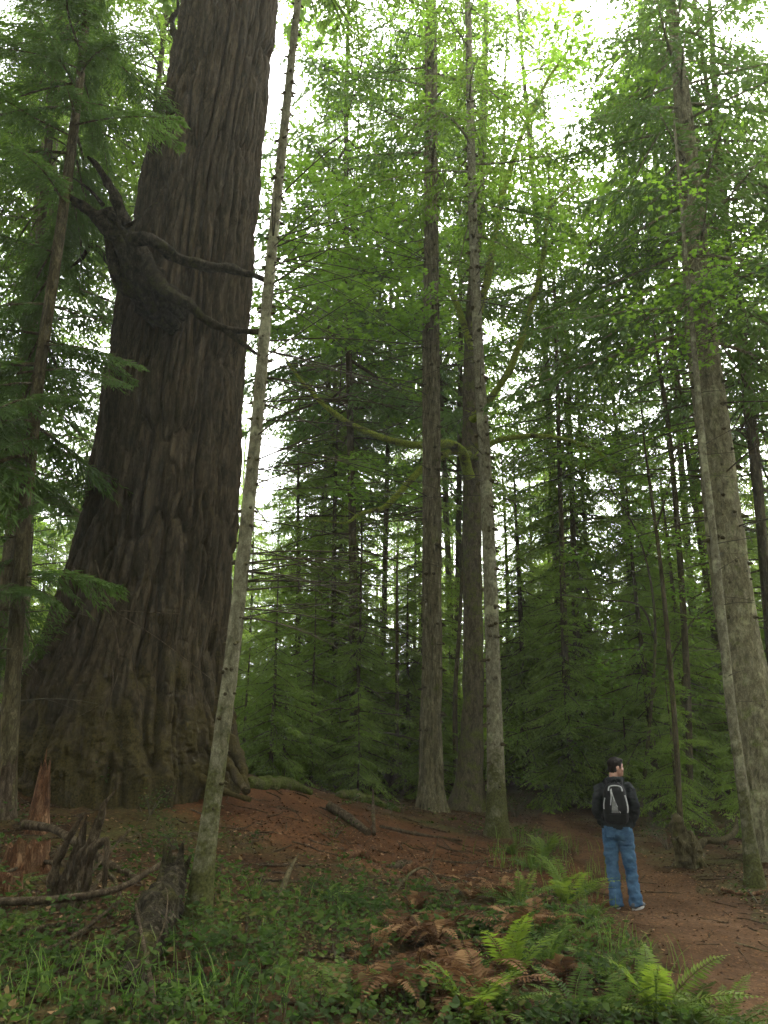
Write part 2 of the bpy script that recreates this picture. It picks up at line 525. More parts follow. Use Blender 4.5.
# ------------------------------------------------------------------ foliage units
def kites(base, d, ln, wd, nrm):
    """rhombic leaf blades: base (n,3), direction d (n,3), length, width, normal"""
    s = np.cross(d, nrm)
    s /= np.linalg.norm(s, axis=1)[:, None] + 1e-9
    tip = base + d * ln[:, None]
    mid = base + d * (ln * 0.42)[:, None] + nrm * (ln * 0.04)[:, None]
    v = np.stack([base, mid + s * wd[:, None], tip, mid - s * wd[:, None]], 1).reshape(-1, 3)
    f = np.arange(len(base) * 4).reshape(-1, 4)
    return v, f

def unit(v):
    return v / (np.linalg.norm(v, axis=-1, keepdims=True) + 1e-9)

def spray(r, L, ntw, nsub, kw, droop=0.16, twl=0.36, bare=0.1, upturn=0.0, hang=0.25, roll=0.5, axis_mat=1, leaf_mat_i=0):
    """one flat conifer bough along +X"""
    g = Geo()
    wob = r.normal(0, 0.03, 2)
    def ax(t):
        return np.stack([L * t, L * (wob[0] * np.sin(t * 4) + wob[1] * t), L * (upturn * t - droop * t * t)], -1)
    ts = np.linspace(0, 1, 7)
    tube(g, ax(ts), 0.011 * L * (1 - ts) ** 0.8 + 0.0025, 4, axis_mat, cap=False)
    n = ntw * 2
    t = bare + (0.985 - bare) * ((np.arange(n) // 2) + r.random(n)) / ntw
    side = np.where(np.arange(n) % 2 == 0, 1, -1)
    p = ax(t)
    l = (L * twl * (1 - t) ** 0.75 * np.minimum(1, (t - bare * 0.5) / 0.25) + 0.05) * r.uniform(0.6, 1.2, n)
    a = np.radians(r.uniform(42, 68, n)) * side
    d = np.stack([np.cos(a), np.sin(a), r.uniform(-0.35, 0.08, n) - 0.5 * droop], -1)
    d = unit(d)
    # twig as thin blade
    nr = unit(np.stack([r.normal(0, 0.2, n), r.normal(0, 0.2, n), np.ones(n)], -1))
    v, f = kites(p, d, l * 0.95, np.full(n, 0.004), nr)
    g.add(v, f, axis_mat)
    s = (np.arange(nsub) + r.random((n, nsub))) / nsub
    s = np.clip(s, 0.04, 1)
    sd2 = np.where(np.arange(nsub) % 2 == 0, 1, -1)[None]
    q = p[:, None] + d[:, None] * (l[:, None] * s)[..., None]
    q[..., 2] -= hang * l[:, None] * s * s
    ang = np.radians(r.uniform(30, 62, (n, nsub))) * sd2
    ca, sa = np.cos(ang), np.sin(ang)
    e = np.stack([d[:, None, 0] * ca - d[:, None, 1] * sa, d[:, None, 0] * sa + d[:, None, 1] * ca,
                  d[:, None, 2] + r.uniform(-0.55, 0.15, (n, nsub)) - hang * s], -1)
    e = unit(e)
    ln = (0.42 * l[:, None] * (1 - 0.75 * s) + 0.045) * r.uniform(0.7, 1.25, (n, nsub))
    nn = unit(np.stack([r.normal(0, roll, (n, nsub)), r.normal(0, roll, (n, nsub)), np.ones((n, nsub))], -1))
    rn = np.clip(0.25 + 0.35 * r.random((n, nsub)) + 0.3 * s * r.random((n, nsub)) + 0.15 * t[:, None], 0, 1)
    v, f = kites(q.reshape(-1, 3), e.reshape(-1, 3), ln.ravel(), (kw * r.uniform(0.7, 1.3, (n, nsub))).ravel(), nn.reshape(-1, 3))
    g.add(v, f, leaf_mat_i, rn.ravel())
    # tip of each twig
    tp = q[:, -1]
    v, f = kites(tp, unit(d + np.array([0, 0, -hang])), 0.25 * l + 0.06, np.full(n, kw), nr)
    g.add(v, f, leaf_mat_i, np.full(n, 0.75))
    return g

def rotm(az, pitch, roll=0.0):
    cz_, sz_ = math.cos(az), math.sin(az)
    cp, sp = math.cos(pitch), math.sin(pitch)
    cr, sr = math.cos(roll), math.sin(roll)
    Rz = np.array([[cz_, -sz_, 0], [sz_, cz_, 0], [0, 0, 1]])
    Ry = np.array([[cp, 0, -sp], [0, 1, 0], [sp, 0, cp]])   # +pitch lifts +X
    Rx = np.array([[1, 0, 0], [0, cr, -sr], [0, sr, cr]])
    return Rz @ Ry @ Rx

_r = np.random.default_rng(11)
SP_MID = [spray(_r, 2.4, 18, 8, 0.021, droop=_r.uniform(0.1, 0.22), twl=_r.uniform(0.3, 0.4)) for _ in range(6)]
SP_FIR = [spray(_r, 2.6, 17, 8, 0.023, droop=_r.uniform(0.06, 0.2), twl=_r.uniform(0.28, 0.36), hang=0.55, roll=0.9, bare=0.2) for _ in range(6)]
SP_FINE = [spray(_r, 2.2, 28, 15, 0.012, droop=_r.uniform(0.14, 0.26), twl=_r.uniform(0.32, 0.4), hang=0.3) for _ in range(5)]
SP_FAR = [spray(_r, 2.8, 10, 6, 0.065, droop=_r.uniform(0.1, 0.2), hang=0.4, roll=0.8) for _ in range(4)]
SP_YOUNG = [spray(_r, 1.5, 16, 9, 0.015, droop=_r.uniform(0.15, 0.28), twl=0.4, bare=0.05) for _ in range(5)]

def dead_limb(g, base, az, L, r0, r, mat=1, droop=0.1, k=4, forks=2):
    t = np.linspace(0, 1, 8)
    c = r.normal(0, 0.08)
    d = np.array([math.cos(az), math.sin(az), 0])
    nrm = np.array([-d[1], d[0], 0])
    up = r.uniform(-0.15, 0.25)
    pth = base + d * (L * t)[:, None] + nrm * (L * c * t * t)[:, None] + np.array([0, 0, 1]) * (L * (up * t - (droop + r.uniform(-.1, .2)) * t * t))[:, None]
    tube(g, pth, r0 * (1 - t * 0.85), k, mat, cap=False)
    for q in range(forks):
        i = r.integers(2, 7)
        a2 = az + r.choice([-1, 1]) * r.uniform(0.4, 0.9)
        l2 = L * (1 - t[i]) * r.uniform(0.5, 0.9)
        tt = np.linspace(0, 1, 5)
        d2 = np.array([math.cos(a2), math.sin(a2), r.uniform(-.4, .1)])
        tube(g, pth[i] + d2 * (l2 * tt)[:, None] + np.array([0, 0, -1]) * (0.1 * l2 * tt ** 2)[:, None], r0 * (1 - t[i] * 0.8) * 0.6 * (1 - tt * 0.8), 3, mat, cap=False)

def crown_on(g, path, z0, z1, n, Lf, sprays, r, base_len, pitch=(-0.15, 0.25), skip=None):
    """boughs around a trunk path between heights z0 and z1"""
    zs = path[:, 2]
    for i in range(n):
        u = (i + r.random()) / n
        z = z0 + (z1 - z0) * u
        c = np.array([np.interp(z, zs, path[:, 0]), np.interp(z, zs, path[:, 1]), z])
        az = i * 2.39996 + r.normal(0, 0.5)
        L = Lf(u) * r.uniform(0.65, 1.2)
        if skip is not None and skip(az, z): continue
        s = sprays[r.integers(len(sprays))]
        g.merge(s, rotm(az, r.uniform(*pitch) + 0.25 * (u - 0.4), r.normal(0, 0.2)) * (L / base_len), c, rshift=float(r.normal(0, 0.06)))

def conifer_proto(r, name, label, cat, Ht, r0, cb, nb, Lmax, sprays, base_len, leafm, barkm, ndead=20, shape=0.8, group=None, pitch=(-0.2, 0.15), k=9):
    root = thing(name, label, cat, group=group)
    n = 26
    t = np.linspace(0, 1, n)
    lean = r.normal(0, 0.012, 2)
    pth = np.stack([Ht * (lean[0] * t + 0.006 * np.sin(t * 5 + r.random() * 6)), Ht * (lean[1] * t + 0.006 * np.sin(t * 4 + r.random() * 6)), Ht * t - 0.25], -1)
    rad = r0 * (1 - t) ** 0.8 + 0.01 + 0.45 * r0 * np.exp(-(t * Ht) / 0.35)
    gt = Geo()
    tube(gt, pth, rad, k, 0, bump=0.08, bfreq=5.0, seed=int(r.integers(99)))
    gt.obj('trunk', [M[barkm]], root)
    g = Geo()
    crown_on(g, pth, Ht * cb, Ht * 0.985, nb, lambda u: Lmax * (1 - u) ** shape * min(1, 0.55 + u * 3) + 0.25, sprays, r, base_len, pitch)
    for i in range(ndead):
        z = Ht * cb * r.uniform(0.12, 1.1)
        c = np.array([np.interp(z, pth[:, 2], pth[:, 0]), np.interp(z, pth[:, 2], pth[:, 1]), z])
        dead_limb(g, c, r.random() * 6.28, Lmax * r.uniform(0.3, 0.8), 0.014 + 0.01 * r.random(), r, 1, forks=2, k=3)
    g.obj('crown', [M[leafm], M[barkm]], root)
    return root

# ================================================================== SETTING
def grid_axis(lo, hi, step, far):
    a = np.arange(lo, hi + 1e-6, step)
    ext = np.cumsum(np.geomspace(step * 2, far / 5.5, 26))
    return np.concatenate([(lo - ext)[::-1], a, hi + ext])

gx = grid_axis(-11, 11, 0.075, 400)
gy = grid_axis(3.0, 27, 0.075, 400)
X, Y_ = np.meshgrid(gx, gy)
Z = H(X, Y_)
nv = X.shape
idx = np.arange(nv[0] * nv[1]).reshape(nv)
g = Geo()
g.add(np.stack([X, Y_, Z], -1).reshape(-1, 3), np.stack([idx[:-1, :-1], idx[:-1, 1:], idx[1:, 1:], idx[1:, :-1]], -1).reshape(-1, 4), 0, None, True)
ground = tag(g.obj('ground', [M['duff']]), 'forest floor of brown needle duff and moss under the trees', kind='structure')

def strip_sheet(left, right, nl, nw, lift, mat, name, label, seed):
    Lp = smooth_path([G(*p)[:2].tolist() + [0] for p in left], nl)
    Rp = smooth_path([G(*p)[:2].tolist() + [0] for p in right], nl)
    jl = (fbm(Lp * 2.2, seed, 3) - 0.5) * 0.5
    jr = (fbm(Rp * 2.2, seed + 5, 3) - 0.5) * 0.5
    t = np.linspace(0, 1, nw)
    A = (0 + jl)[:, None] + (1 + jr - jl)[:, None] * t[None]
    Q = Lp[:, None] * (1 - A[..., None]) + Rp[:, None] * A[..., None]
    edge = np.minimum(t, 1 - t)[None]
    z = H(Q[..., 0], Q[..., 1]) + lift - 0.03 * np.clip(1 - edge / 0.06, 0, 1)
    Q[..., 2] = z
    idx = np.arange(nl * nw).reshape(nl, nw)
    g = Geo()
    g.add(Q.reshape(-1, 3), np.stack([idx[:-1, :-1], idx[:-1, 1:], idx[1:, 1:], idx[1:, :-1]], -1).reshape(-1, 4), 0, None, True)
    o = g.obj(name, [M[mat]])
    a = o.data.attributes.new('wear', 'FLOAT', 'POINT')
    a.data.foreach_set('value', (np.clip(edge / 0.30, 0, 1) * 0.85 - 0.1 + 0 * Q[..., 0]).astype(np.float32).ravel())
    return tag(o, label, kind='structure')

TRL = [(760, 1130), (690, 1024), (655, 965), (612, 915), (582, 872), (556, 840), (542, 826), (538, 815)]
TRR = [(1250, 1130), (960, 1020), (850, 965), (752, 912), (668, 868), (604, 838), (570, 826), (556, 815)]
strip_sheet(TRL, TRR, 260, 44, 0.012, 'trail', 'path', 'trodden reddish dirt trail the hiker stands on', 21)
# bare red needle carpet on the slope below the giant
_rs_l = np.array([G(*p)[:2] for p in [(180, 815), (235, 830), (300, 852), (390, 872), (490, 890)]])
_rs_r = np.array([G(*p)[:2] for p in [(205, 790), (275, 794), (340, 808), (410, 824), (470, 842)]])
_rsc = smooth_path(np.c_[(_rs_l + _rs_r) / 2, np.zeros(5)], 40)[:, :2]
_rsw = np.interp(np.linspace(0, 1, 40), np.linspace(0, 1, 5), np.linalg.norm(_rs_l - _rs_r, axis=1) / 2)
def red_dist(x, y):
    d = np.full(np.shape(x), 99.0)
    for k in range(40):
        d = np.minimum(d, np.hypot(x - _rsc[k, 0], y - _rsc[k, 1]) - _rsw[k])
    return d
def on_red(x, y, m=0.0):
    return red_dist(x, y) < m
_a = ground.data.attributes.new('red', 'FLOAT', 'POINT')
_a.data.foreach_set('value', np.clip(0.35 - red_dist(X, Y_) * 0.55, 0, 0.8).astype(np.float32).ravel())

# trail centre line in world, to keep it clear
_tl = np.array([G(*p)[:2] for p in TRL[1:]])
_tr = np.array([G(*p)[:2] for p in TRR[1:]])
_tc = smooth_path(np.c_[(_tl + _tr) / 2, np.zeros(len(_tl))], 80)[:, :2]
_tw = np.interp(np.linspace(0, 1, 80), np.linspace(0, 1, len(_tl)), np.linalg.norm(_tl - _tr, axis=1) / 2)
def on_trail(x, y, m=0.0):
    d = np.hypot(np.asarray(x)[..., None] - _tc[:, 0], np.asarray(y)[..., None] - _tc[:, 1]) - _tw
    return d.min(-1) < m

# ================================================================== MAIN TREES
def px_path(pts, Y0, Y1, n, extend=0.0):
    """pixel waypoints (px, py, width) -> smooth world path and radii, base first"""
    m = len(pts)
    Ys = np.interp(np.linspace(0, 1, m), [0, 1], [Y0, Y1])
    W = np.array([P(p[0], p[1], y) for p, y in zip(pts, Ys)])
    R = np.array([0.5 * p[2] * depth(q) / F for p, q in zip(pts, W)])
    if extend:
        d = unit(W[-1] - W[-2])
        for q in np.linspace(0.34, 1, 3):
            W = np.vstack([W, W[m - 1] + d * extend * q])
            R = np.append(R, R[m - 1] * (1 - q * 0.9) + 0.01)
    pth = smooth_path(W, n)
    rad = np.interp(np.linspace(0, 1, n), np.linspace(0, 1, len(R)), R)
    return pth, rad

def trunk_tree(name, label, cat, pts, Y0, Y1, barkm, extend, n=90, k=18, flare=0.35, bump=0.06, bfreq=3.0, knots=None, disp=None, seed=1, sink=0.35):
    pth, rad = px_path(pts, Y0, Y1, n, extend)
    b = pth[0].copy()
    gz = h1(b[0], b[1])
    root = thing(name, label, cat, (b[0], b[1], gz))
    base = np.array([b[0], b[1], gz])
    d0 = unit(pth[1] - pth[0])
    nd_ = 5
    pre = np.array([pth[0] - d0 * s for s in np.linspace(sink + max(0, b[2] - gz), 0.06, nd_)])
    pth = np.vstack([pre, pth])
    rad = np.concatenate([np.full(nd_, rad[0]), rad])
    hh = pth[:, 2] - gz
    rad = rad * (1 + flare * np.exp(-np.maximum(hh, -0.1) / 0.35))
    loc = pth - base
    g = Geo()
    tube(g, loc, rad, k, 0, bump=bump, bfreq=bfreq, seed=seed, disp=disp)
    root_trunk = g.obj('trunk', [M[barkm]], root)
    return root, loc, rad, root_trunk

def knots_on(g, loc, rad, r, z0, z1, step, size, mat=0, per=4):
    z = z0
    t, n, b = frames(loc)
    while z < z1:
        i = int(np.clip(np.searchsorted(loc[:, 2], z), 1, len(loc) - 2))
        for q in range(per):
            a = r.random() * 6.28
            d = n[i] * math.cos(a) + b[i] * math.sin(a)
            c = loc[i] + np.array([0, 0, r.normal(0, 0.02)]) + d * rad[i] * 0.85
            s = size * r.uniform(0.6, 1.2)
            tube(g, np.array([c, c + d * s * 1.0, c + d * s * 2.0 + np.array([0, 0, -s * 0.3])]), np.array([s * 0.8, s * 0.55, s * 0.25]), 6, mat)
        z += step * r.uniform(0.75, 1.25)

def deadwood_on(root, loc, rad, r, zs, L, r0, azf, mat='twig', forks=2):
    for z in zs:
        i = int(np.clip(np.searchsorted(loc[:, 2], z), 1, len(loc) - 2))
        az = azf()
        g = Geo()
        c = loc[i] + np.array([math.cos(az), math.sin(az), 0]) * rad[i] * 0.7
        dead_limb(g, c, az, L * r.uniform(0.4, 1.1), r0 * r.uniform(0.7, 1.2), r, 0, forks=forks, k=5)
        g.obj('dead_branch', [M[mat]], root)

# ---- giant old fir
GP = [(120, 790, 262), (121, 755, 246), (126, 710, 222), (136, 660, 190), (147, 600, 168), (160, 520, 151), (170, 440, 140), (184, 320, 130), (200, 200, 117), (216, 100, 103), (231, 0, 94)]
def giant_disp(path, dirs, R):
    p = path[:, None] + dirs * R[..., None]
    hgt = path[:, 2][:, None] * np.ones(R.shape)
    ang = np.arctan2(dirs[..., 1], dirs[..., 0])
    # furrows run up the bark
    u = ang * 1.2
    q = np.stack([np.cos(ang) * 8.6, np.sin(ang) * 8.6, hgt * 0.7], -1)
    warp = (fbm(np.stack([p[..., 0] * 1.4, p[..., 1] * 1.4, p[..., 2] * 0.7], -1), 5, 3) - 0.5)[..., None] * 1.0
    n = vnoise(q + warp, 17)
    n2 = vnoise(q * 2.1 + warp * 1.5, 23)
    fur = np.exp(-np.abs(n - 0.5) / 0.10) * 0.17 + np.exp(-np.abs(n2 - 0.5) / 0.07) * 0.05
    fur = fur + (vnoise(np.stack([np.cos(ang) * 46, np.sin(ang) * 46, hgt * 2.2], -1), 61) - 0.5) * 0.022 + np.exp(-np.abs(vnoise(np.stack([np.cos(ang) * 12, np.sin(ang) * 12, hgt * 5], -1), 67) - 0.5) / 0.05) * 0.018
    plates = vnoise(np.stack([np.cos(ang) * 9, np.sin(ang) * 9, hgt * 2.6], -1) + warp, 31)
    fine = fbm(p * np.array([14, 14, 7]), 41, 3) - 0.5
    d = -fur + plates * 0.035 + fine * 0.03
    low = np.exp(-np.maximum(hgt, 0) / 0.6)
    lobes = 0.30 * np.cos(ang * 5 + 0.6) + 0.22 * np.cos(ang * 8 + 2.0) + 0.15 * np.cos(ang * 13 + 1)
    lump = (fbm(p * np.array([2.6, 2.6, 2.6]), 51, 4) - 0.5)
    lump2 = fbm(p * 6.5, 57, 3) - 0.5
    d = d + low * (0.11 * lobes + 0.22 * lump + 0.20 * lump2) - 0.10 * low * np.clip(np.cos(ang), 0, 1)
    return d
giant, gl, gr, _ = trunk_tree('giant_fir', 'giant old fir with deeply furrowed dark bark and mossy flared roots', 'tree', GP, 13.0, 13.3, 'b_giant', 16.0, n=680, k=520, flare=0.0, bump=0.05, bfreq=0.8, disp=giant_disp, sink=0.9)
gbase = np.array(giant.location)
def gp(px, py, Y):
    return P(px, py, Y) - gbase
rg = np.random.default_rng(3)
# swollen burl with broken branches on the trunk
g = Geo()
def limb(g, pts, rads, k=10, mat=0, n=30, bump=0.22, bf=5.0, seed=0):
    pth = smooth_path(pts, n)
    rad = np.interp(np.linspace(0, 1, n), np.linspace(0, 1, len(rads)), rads)
    tube(g, pth, rad, k, mat, bump=bump, bfreq=bf, seed=seed)
limb(g, [gp(182, 340, 12.8), gp(164, 315, 12.2), gp(140, 278, 11.7), gp(124, 240, 11.5), gp(108, 212, 11.4)], [0.08, 0.26, 0.32, 0.25, 0.14], 60, 0, 110, 0.5, 5.5, 5)
for a_ in range(7):
    o_ = rg.normal(0, 1, (3, 3)) * 0.10
    limb(g, [gp(186, 325, 12.3) + o_[0], gp(164, 303, 11.8) + o_[0], gp(138, 276, 11.4) + o_[1], gp(118 + rg.normal(0, 7), 232 + rg.normal(0, 7), 11.2) + o_[2]], [0.02, 0.10, 0.11, 0.05], 9, 0, 40, 0.4, 7, a_)
g.obj('burl', [M['burl']], giant)
for pts, rads, nm in [
    ([gp(128, 245, 11.4), gp(112, 232, 11.2), gp(92, 213, 11.1), gp(72, 200, 11.0), gp(55, 189, 10.9)], [0.24, 0.17, 0.13, 0.10, 0.055], 'broken_branch'),
    ([gp(124, 240, 11.3), gp(122, 215, 11.1), gp(110, 187, 11.0), gp(96, 165, 11.0), gp(88, 157, 11.0)], [0.22, 0.14, 0.10, 0.07, 0.03], 'broken_branch'),
    ([gp(128, 240, 11.3), gp(150, 240, 11.1), gp(178, 258, 11.3), gp(205, 266, 11.4), gp(235, 270, 11.5), gp(268, 281, 11.6)], [0.20, 0.14, 0.13, 0.12, 0.10, 0.06], 'broken_branch'),
    ([gp(142, 262, 11.4), gp(165, 290, 11.3), gp(190, 305, 11.4), gp(208, 322, 11.5), gp(235, 330, 11.5), gp(264, 332, 11.6)], [0.22, 0.16, 0.12, 0.09, 0.07, 0.05], 'broken_branch'),
    ([gp(205, 318, 11.5), gp(225, 330, 11.5), gp(245, 345, 11.6), gp(258, 355, 11.6)], [0.09, 0.07, 0.055, 0.03], 'broken_branch'),
    ([gp(120, 222, 11.2), gp(105, 212, 11.1), gp(95, 213, 11.0), gp(82, 208, 11.0)], [0.10, 0.07, 0.05, 0.03], 'broken_branch'),
    ([gp(103, 205, 11.0), gp(92, 192, 11.0), gp(78, 181, 11.0), gp(64, 173, 10.9)], [0.05, 0.03, 0.02, 0.008], 'broken_branch'),
    ([gp(120, 232, 11.2), gp(140, 217, 11.0), gp(150, 207, 11.0), gp(158, 202, 11.0)], [0.06, 0.035, 0.02, 0.008], 'broken_branch'),
    ([gp(130, 285, 12.0), gp(95, 247, 12.0), gp(82, 258, 11.9), gp(70, 268, 11.8)], [0.10, 0.075, 0.05, 0.02], 'broken_branch'),
    ([gp(178, 45, 14.4), gp(172, 22, 14.3), gp(178, 8, 14.3), gp(176, -12, 14.2)], [0.12, 0.09, 0.05, 0.02], 'broken_branch'),
]:
    gg = Geo()
    limb(gg, pts, [q_ * 0.7 for q_ in rads], 14, 0, 60, 0.5, 7.0, int(rg.integers(99)))
    gg.obj(nm, [M['burl']], giant)
# hanging twigs and roots against the base of the giant
for pts, r0 in [([(95, 560), (115, 630), (118, 672), (105, 700), (76, 718)], 0.014), ([(112, 660), (112, 690), (98, 730), (72, 765)], 0.009),
                ([(134, 668), (138, 690), (140, 700)], 0.009), ([(72, 567), (110, 607), (160, 640), (215, 682)], 0.013), ([(110, 610), (180, 614)], 0.008)]:
    gg = Geo()
    limb(gg, [gp(a, b, 11.3) for a, b in pts], [r0, r0 * 0.8, r0 * 0.5, r0 * 0.3][:max(2, len(pts))], 5, 0, 24, 0.1)
    gg.obj('hanging_twig', [M['deadwood']], giant)
for pts in [([(150, 720), (172, 750), (190, 770), (215, 788), (250, 800)]), ([(175, 730), (205, 745), (228, 765), (245, 790)]), ([(90, 760), (78, 785), (50, 800)]),
            ([(215, 720), (236, 750), (243, 775), (246, 792)]), ([(140, 740), (150, 775), (160, 800)])]:
    gg = Geo()
    limb(gg, [gp(a, b, 12.5 - 0.25 * i) for i, (a, b) in enumerate(pts)], [0.10, 0.09, 0.075, 0.055, 0.03][:len(pts)], 16, 0, 70, 0.6, 8)
    gg.obj('root', [M['b_giant']], giant)
# its high crown (above the picture, shades the place)
g = Geo()
crown_on(g, gl, 19.0, gl[:, 2].max() - 0.3, 46, lambda u: 4.2 * (1 - u) ** 0.6 + 0.6, SP_FAR, rg, 2.8, (-0.3, 0.2))
g.obj('crown', [M['fir'], M['b_fir']], giant)

# ---- slim pale leaning tree at the left front
rl = np.random.default_rng(5)
def with_knots(root, loc, rad, r, z0, z1, step, size, per=4):
    g = Geo()
    knots_on(g, loc, rad, r, z0, z1, step, size, 0, per)
    g.obj('branch_stubs', [M['b_dark']], root)['kind'] = 'stuff'
t1, l1, r1, _ = trunk_tree('pale_fir', 'slim pale trunk leaning right in front of the giant, ringed with branch stubs', 'tree',
    [(197, 922, 24), (206, 850, 19), (217, 770, 17), (233, 650, 15.5), (247, 520, 13.5), (259, 400, 12.3), (270, 270, 11), (284, 130, 9), (298, 0, 7)], 7.0, 7.9, 'b_pale', 5.0, n=160, k=16, flare=0.35, bump=0.09, bfreq=6, seed=4)
with_knots(t1, l1, r1, rl, 0.8, 11, 0.22, 0.024, 4)
deadwood_on(t1, l1, r1, rl, rl.uniform(2.2, 7.0, 66), 1.8, 0.0085, lambda: rl.choice([rl.uniform(-0.9, 0.9), rl.uniform(-0.6, 0.6), rl.uniform(-1.5, 1.7)]), 'twig', 3)
g = Geo()
crown_on(g, l1, 10.6, l1[:, 2].max(), 34, lambda u: 1.7 * (1 - u) ** 0.7 + 0.2, SP_MID, rl, 2.4, (-0.1, 0.3))
g.obj('crown', [M['fir'], M['b_grey']], t1)

# ---- furrowed fir in the centre
r2 = np.random.default_rng(6)
def furrow(amp, fr, zf, seed):
    def f(path, dirs, R):
        q = np.stack([dirs[..., 0] * fr, dirs[..., 1] * fr, np.repeat((path[:, 2] * zf)[:, None], R.shape[1], 1)], -1)
        wv = (fbm(q * 0.5 + 9, seed, 2)[..., None] - 0.5) * 2
        n = vnoise(q + wv, seed + 2)
        return -amp * np.exp(-((n - 0.5) / 0.12) ** 2)
    return f
t2, l2, rr2, _ = trunk_tree('furrowed_fir', 'straight fir trunk with fissured grey-brown bark in the centre, left of the mossy maple', 'tree',
    [(432, 816, 29), (431, 760, 24), (432, 640, 20.5), (432, 500, 19), (431, 360, 17.5), (431, 200, 15), (431, 80, 13), (431, 0, 11)], 18.0, 18.6, 'b_fir', 14.0, n=260, k=64, flare=0.3, bump=0.04, disp=furrow(0.055, 4.5, 0.9, 61))
with_knots(t2, l2, rr2, r2, 1.5, 20, 0.5, 0.055, 3)
deadwood_on(t2, l2, rr2, r2, r2.uniform(6.0, 14, 40), 3.6, 0.014, lambda: r2.uniform(2.0, 4.4), 'twig', 3)
g = Geo()
crown_on(g, l2, 15.0, l2[:, 2].max(), 70, lambda u: 3.0 * (1 - u) ** 0.6 + 0.3, SP_FIR, r2, 2.6, (-0.25, 0.2))
g.obj('crown', [M['fir'], M['b_fir']], t2)

# ---- pale straight fir with whorls
r3 = np.random.default_rng(8)
t3, l3, rr3, _ = trunk_tree('whorled_fir', 'pale straight fir with rings of dark knots in front of the mossy maple', 'tree',
    [(497, 840, 22), (496, 780, 18), (494, 700, 15.5), (491, 600, 14), (486, 480, 12.3), (479, 360, 10.5), (473, 220, 9), (470, 100, 7.5), (468, 0, 6)], 15.0, 15.6, 'b_pale', 6.0, n=200, k=20, flare=0.3, bump=0.05, seed=9)
with_knots(t3, l3, rr3, r3, 0.8, 17, 0.36, 0.048, 5)
deadwood_on(t3, l3, rr3, r3, r3.uniform(5.5, 12, 36), 1.8, 0.011, lambda: r3.uniform(0, 6.28), 'twig', 3)
g = Geo()
crown_on(g, l3, 12.0, l3[:, 2].max(), 38, lambda u: 2.4 * (1 - u) ** 0.6 + 0.25, SP_MID, r3, 2.4, (-0.25, 0.2))
g.obj('crown', [M['hemlock'], M['b_grey']], t3)

# ---- mossy bigleaf maple
LOBE = np.array([(0.0, 0.10), (0.16, -0.06), (0.42, -0.30), (0.46, 0.02), (0.62, 0.30), (0.36, 0.42), (0.28, 0.66), (0.14, 0.62), (0.0, 1.0)])
LEAF = np.vstack([LOBE, np.stack([-LOBE[1:-1, 0], LOBE[1:-1, 1]], -1)[::-1]])
def leaves(g, c, size, nrm, r, mat=0, shape=LEAF, rn=None):
    """palmate leaves at centres c"""
    n = len(c)
    a = r.uniform(0, 6.28, n)
    nrm = unit(nrm)
    t = unit(np.cross(nrm, np.stack([np.cos(a), np.sin(a), np.full(n, 0.1)], -1)))
    b = np.cross(nrm, t)
    k = len(shape)
    v = c[:, None] + (t[:, None] * shape[None, :, 0, None] + b[:, None] * (shape[None, :, 1, None] - 0.3)) * size[:, None, None]
    v = v - nrm[:, None] * (np.abs(shape[None, :, 0, None]) * 0.35 * size[:, None, None])
    g.add(v.reshape(-1, 3), np.arange(n * k).reshape(n, k), mat, r.random(n) if rn is None else rn)

def leaf_cloud(g, c, r, n, rx, rz, size, twigs=8, tmat=1):
    n = int(n * 1.7)
    size *= 0.8
    th = r.uniform(0, 6.28, n)
    rad = rx * np.sqrt(r.random(n))
    p = c + np.stack([np.cos(th) * rad, np.sin(th) * rad, r.normal(0, rz, n) - 0.12 * rad], -1)
    nr = np.stack([r.normal(0, 0.4, n), r.normal(0, 0.4, n), np.ones(n)], -1)
    leaves(g, p, size * r.uniform(0.6, 1.15, n), nr, r)
    for _ in range(twigs):
        a = r.random() * 6.28
        e = c + np.array([math.cos(a) * rx, math.sin(a) * rx, -0.1 * rx])
        s = np.linspace(0, 1, 4)[:, None]
        tube(g, c * (1 - s) + e * s, 0.008 * (1 - s[:, 0] * .7), 3, tmat, cap=False)

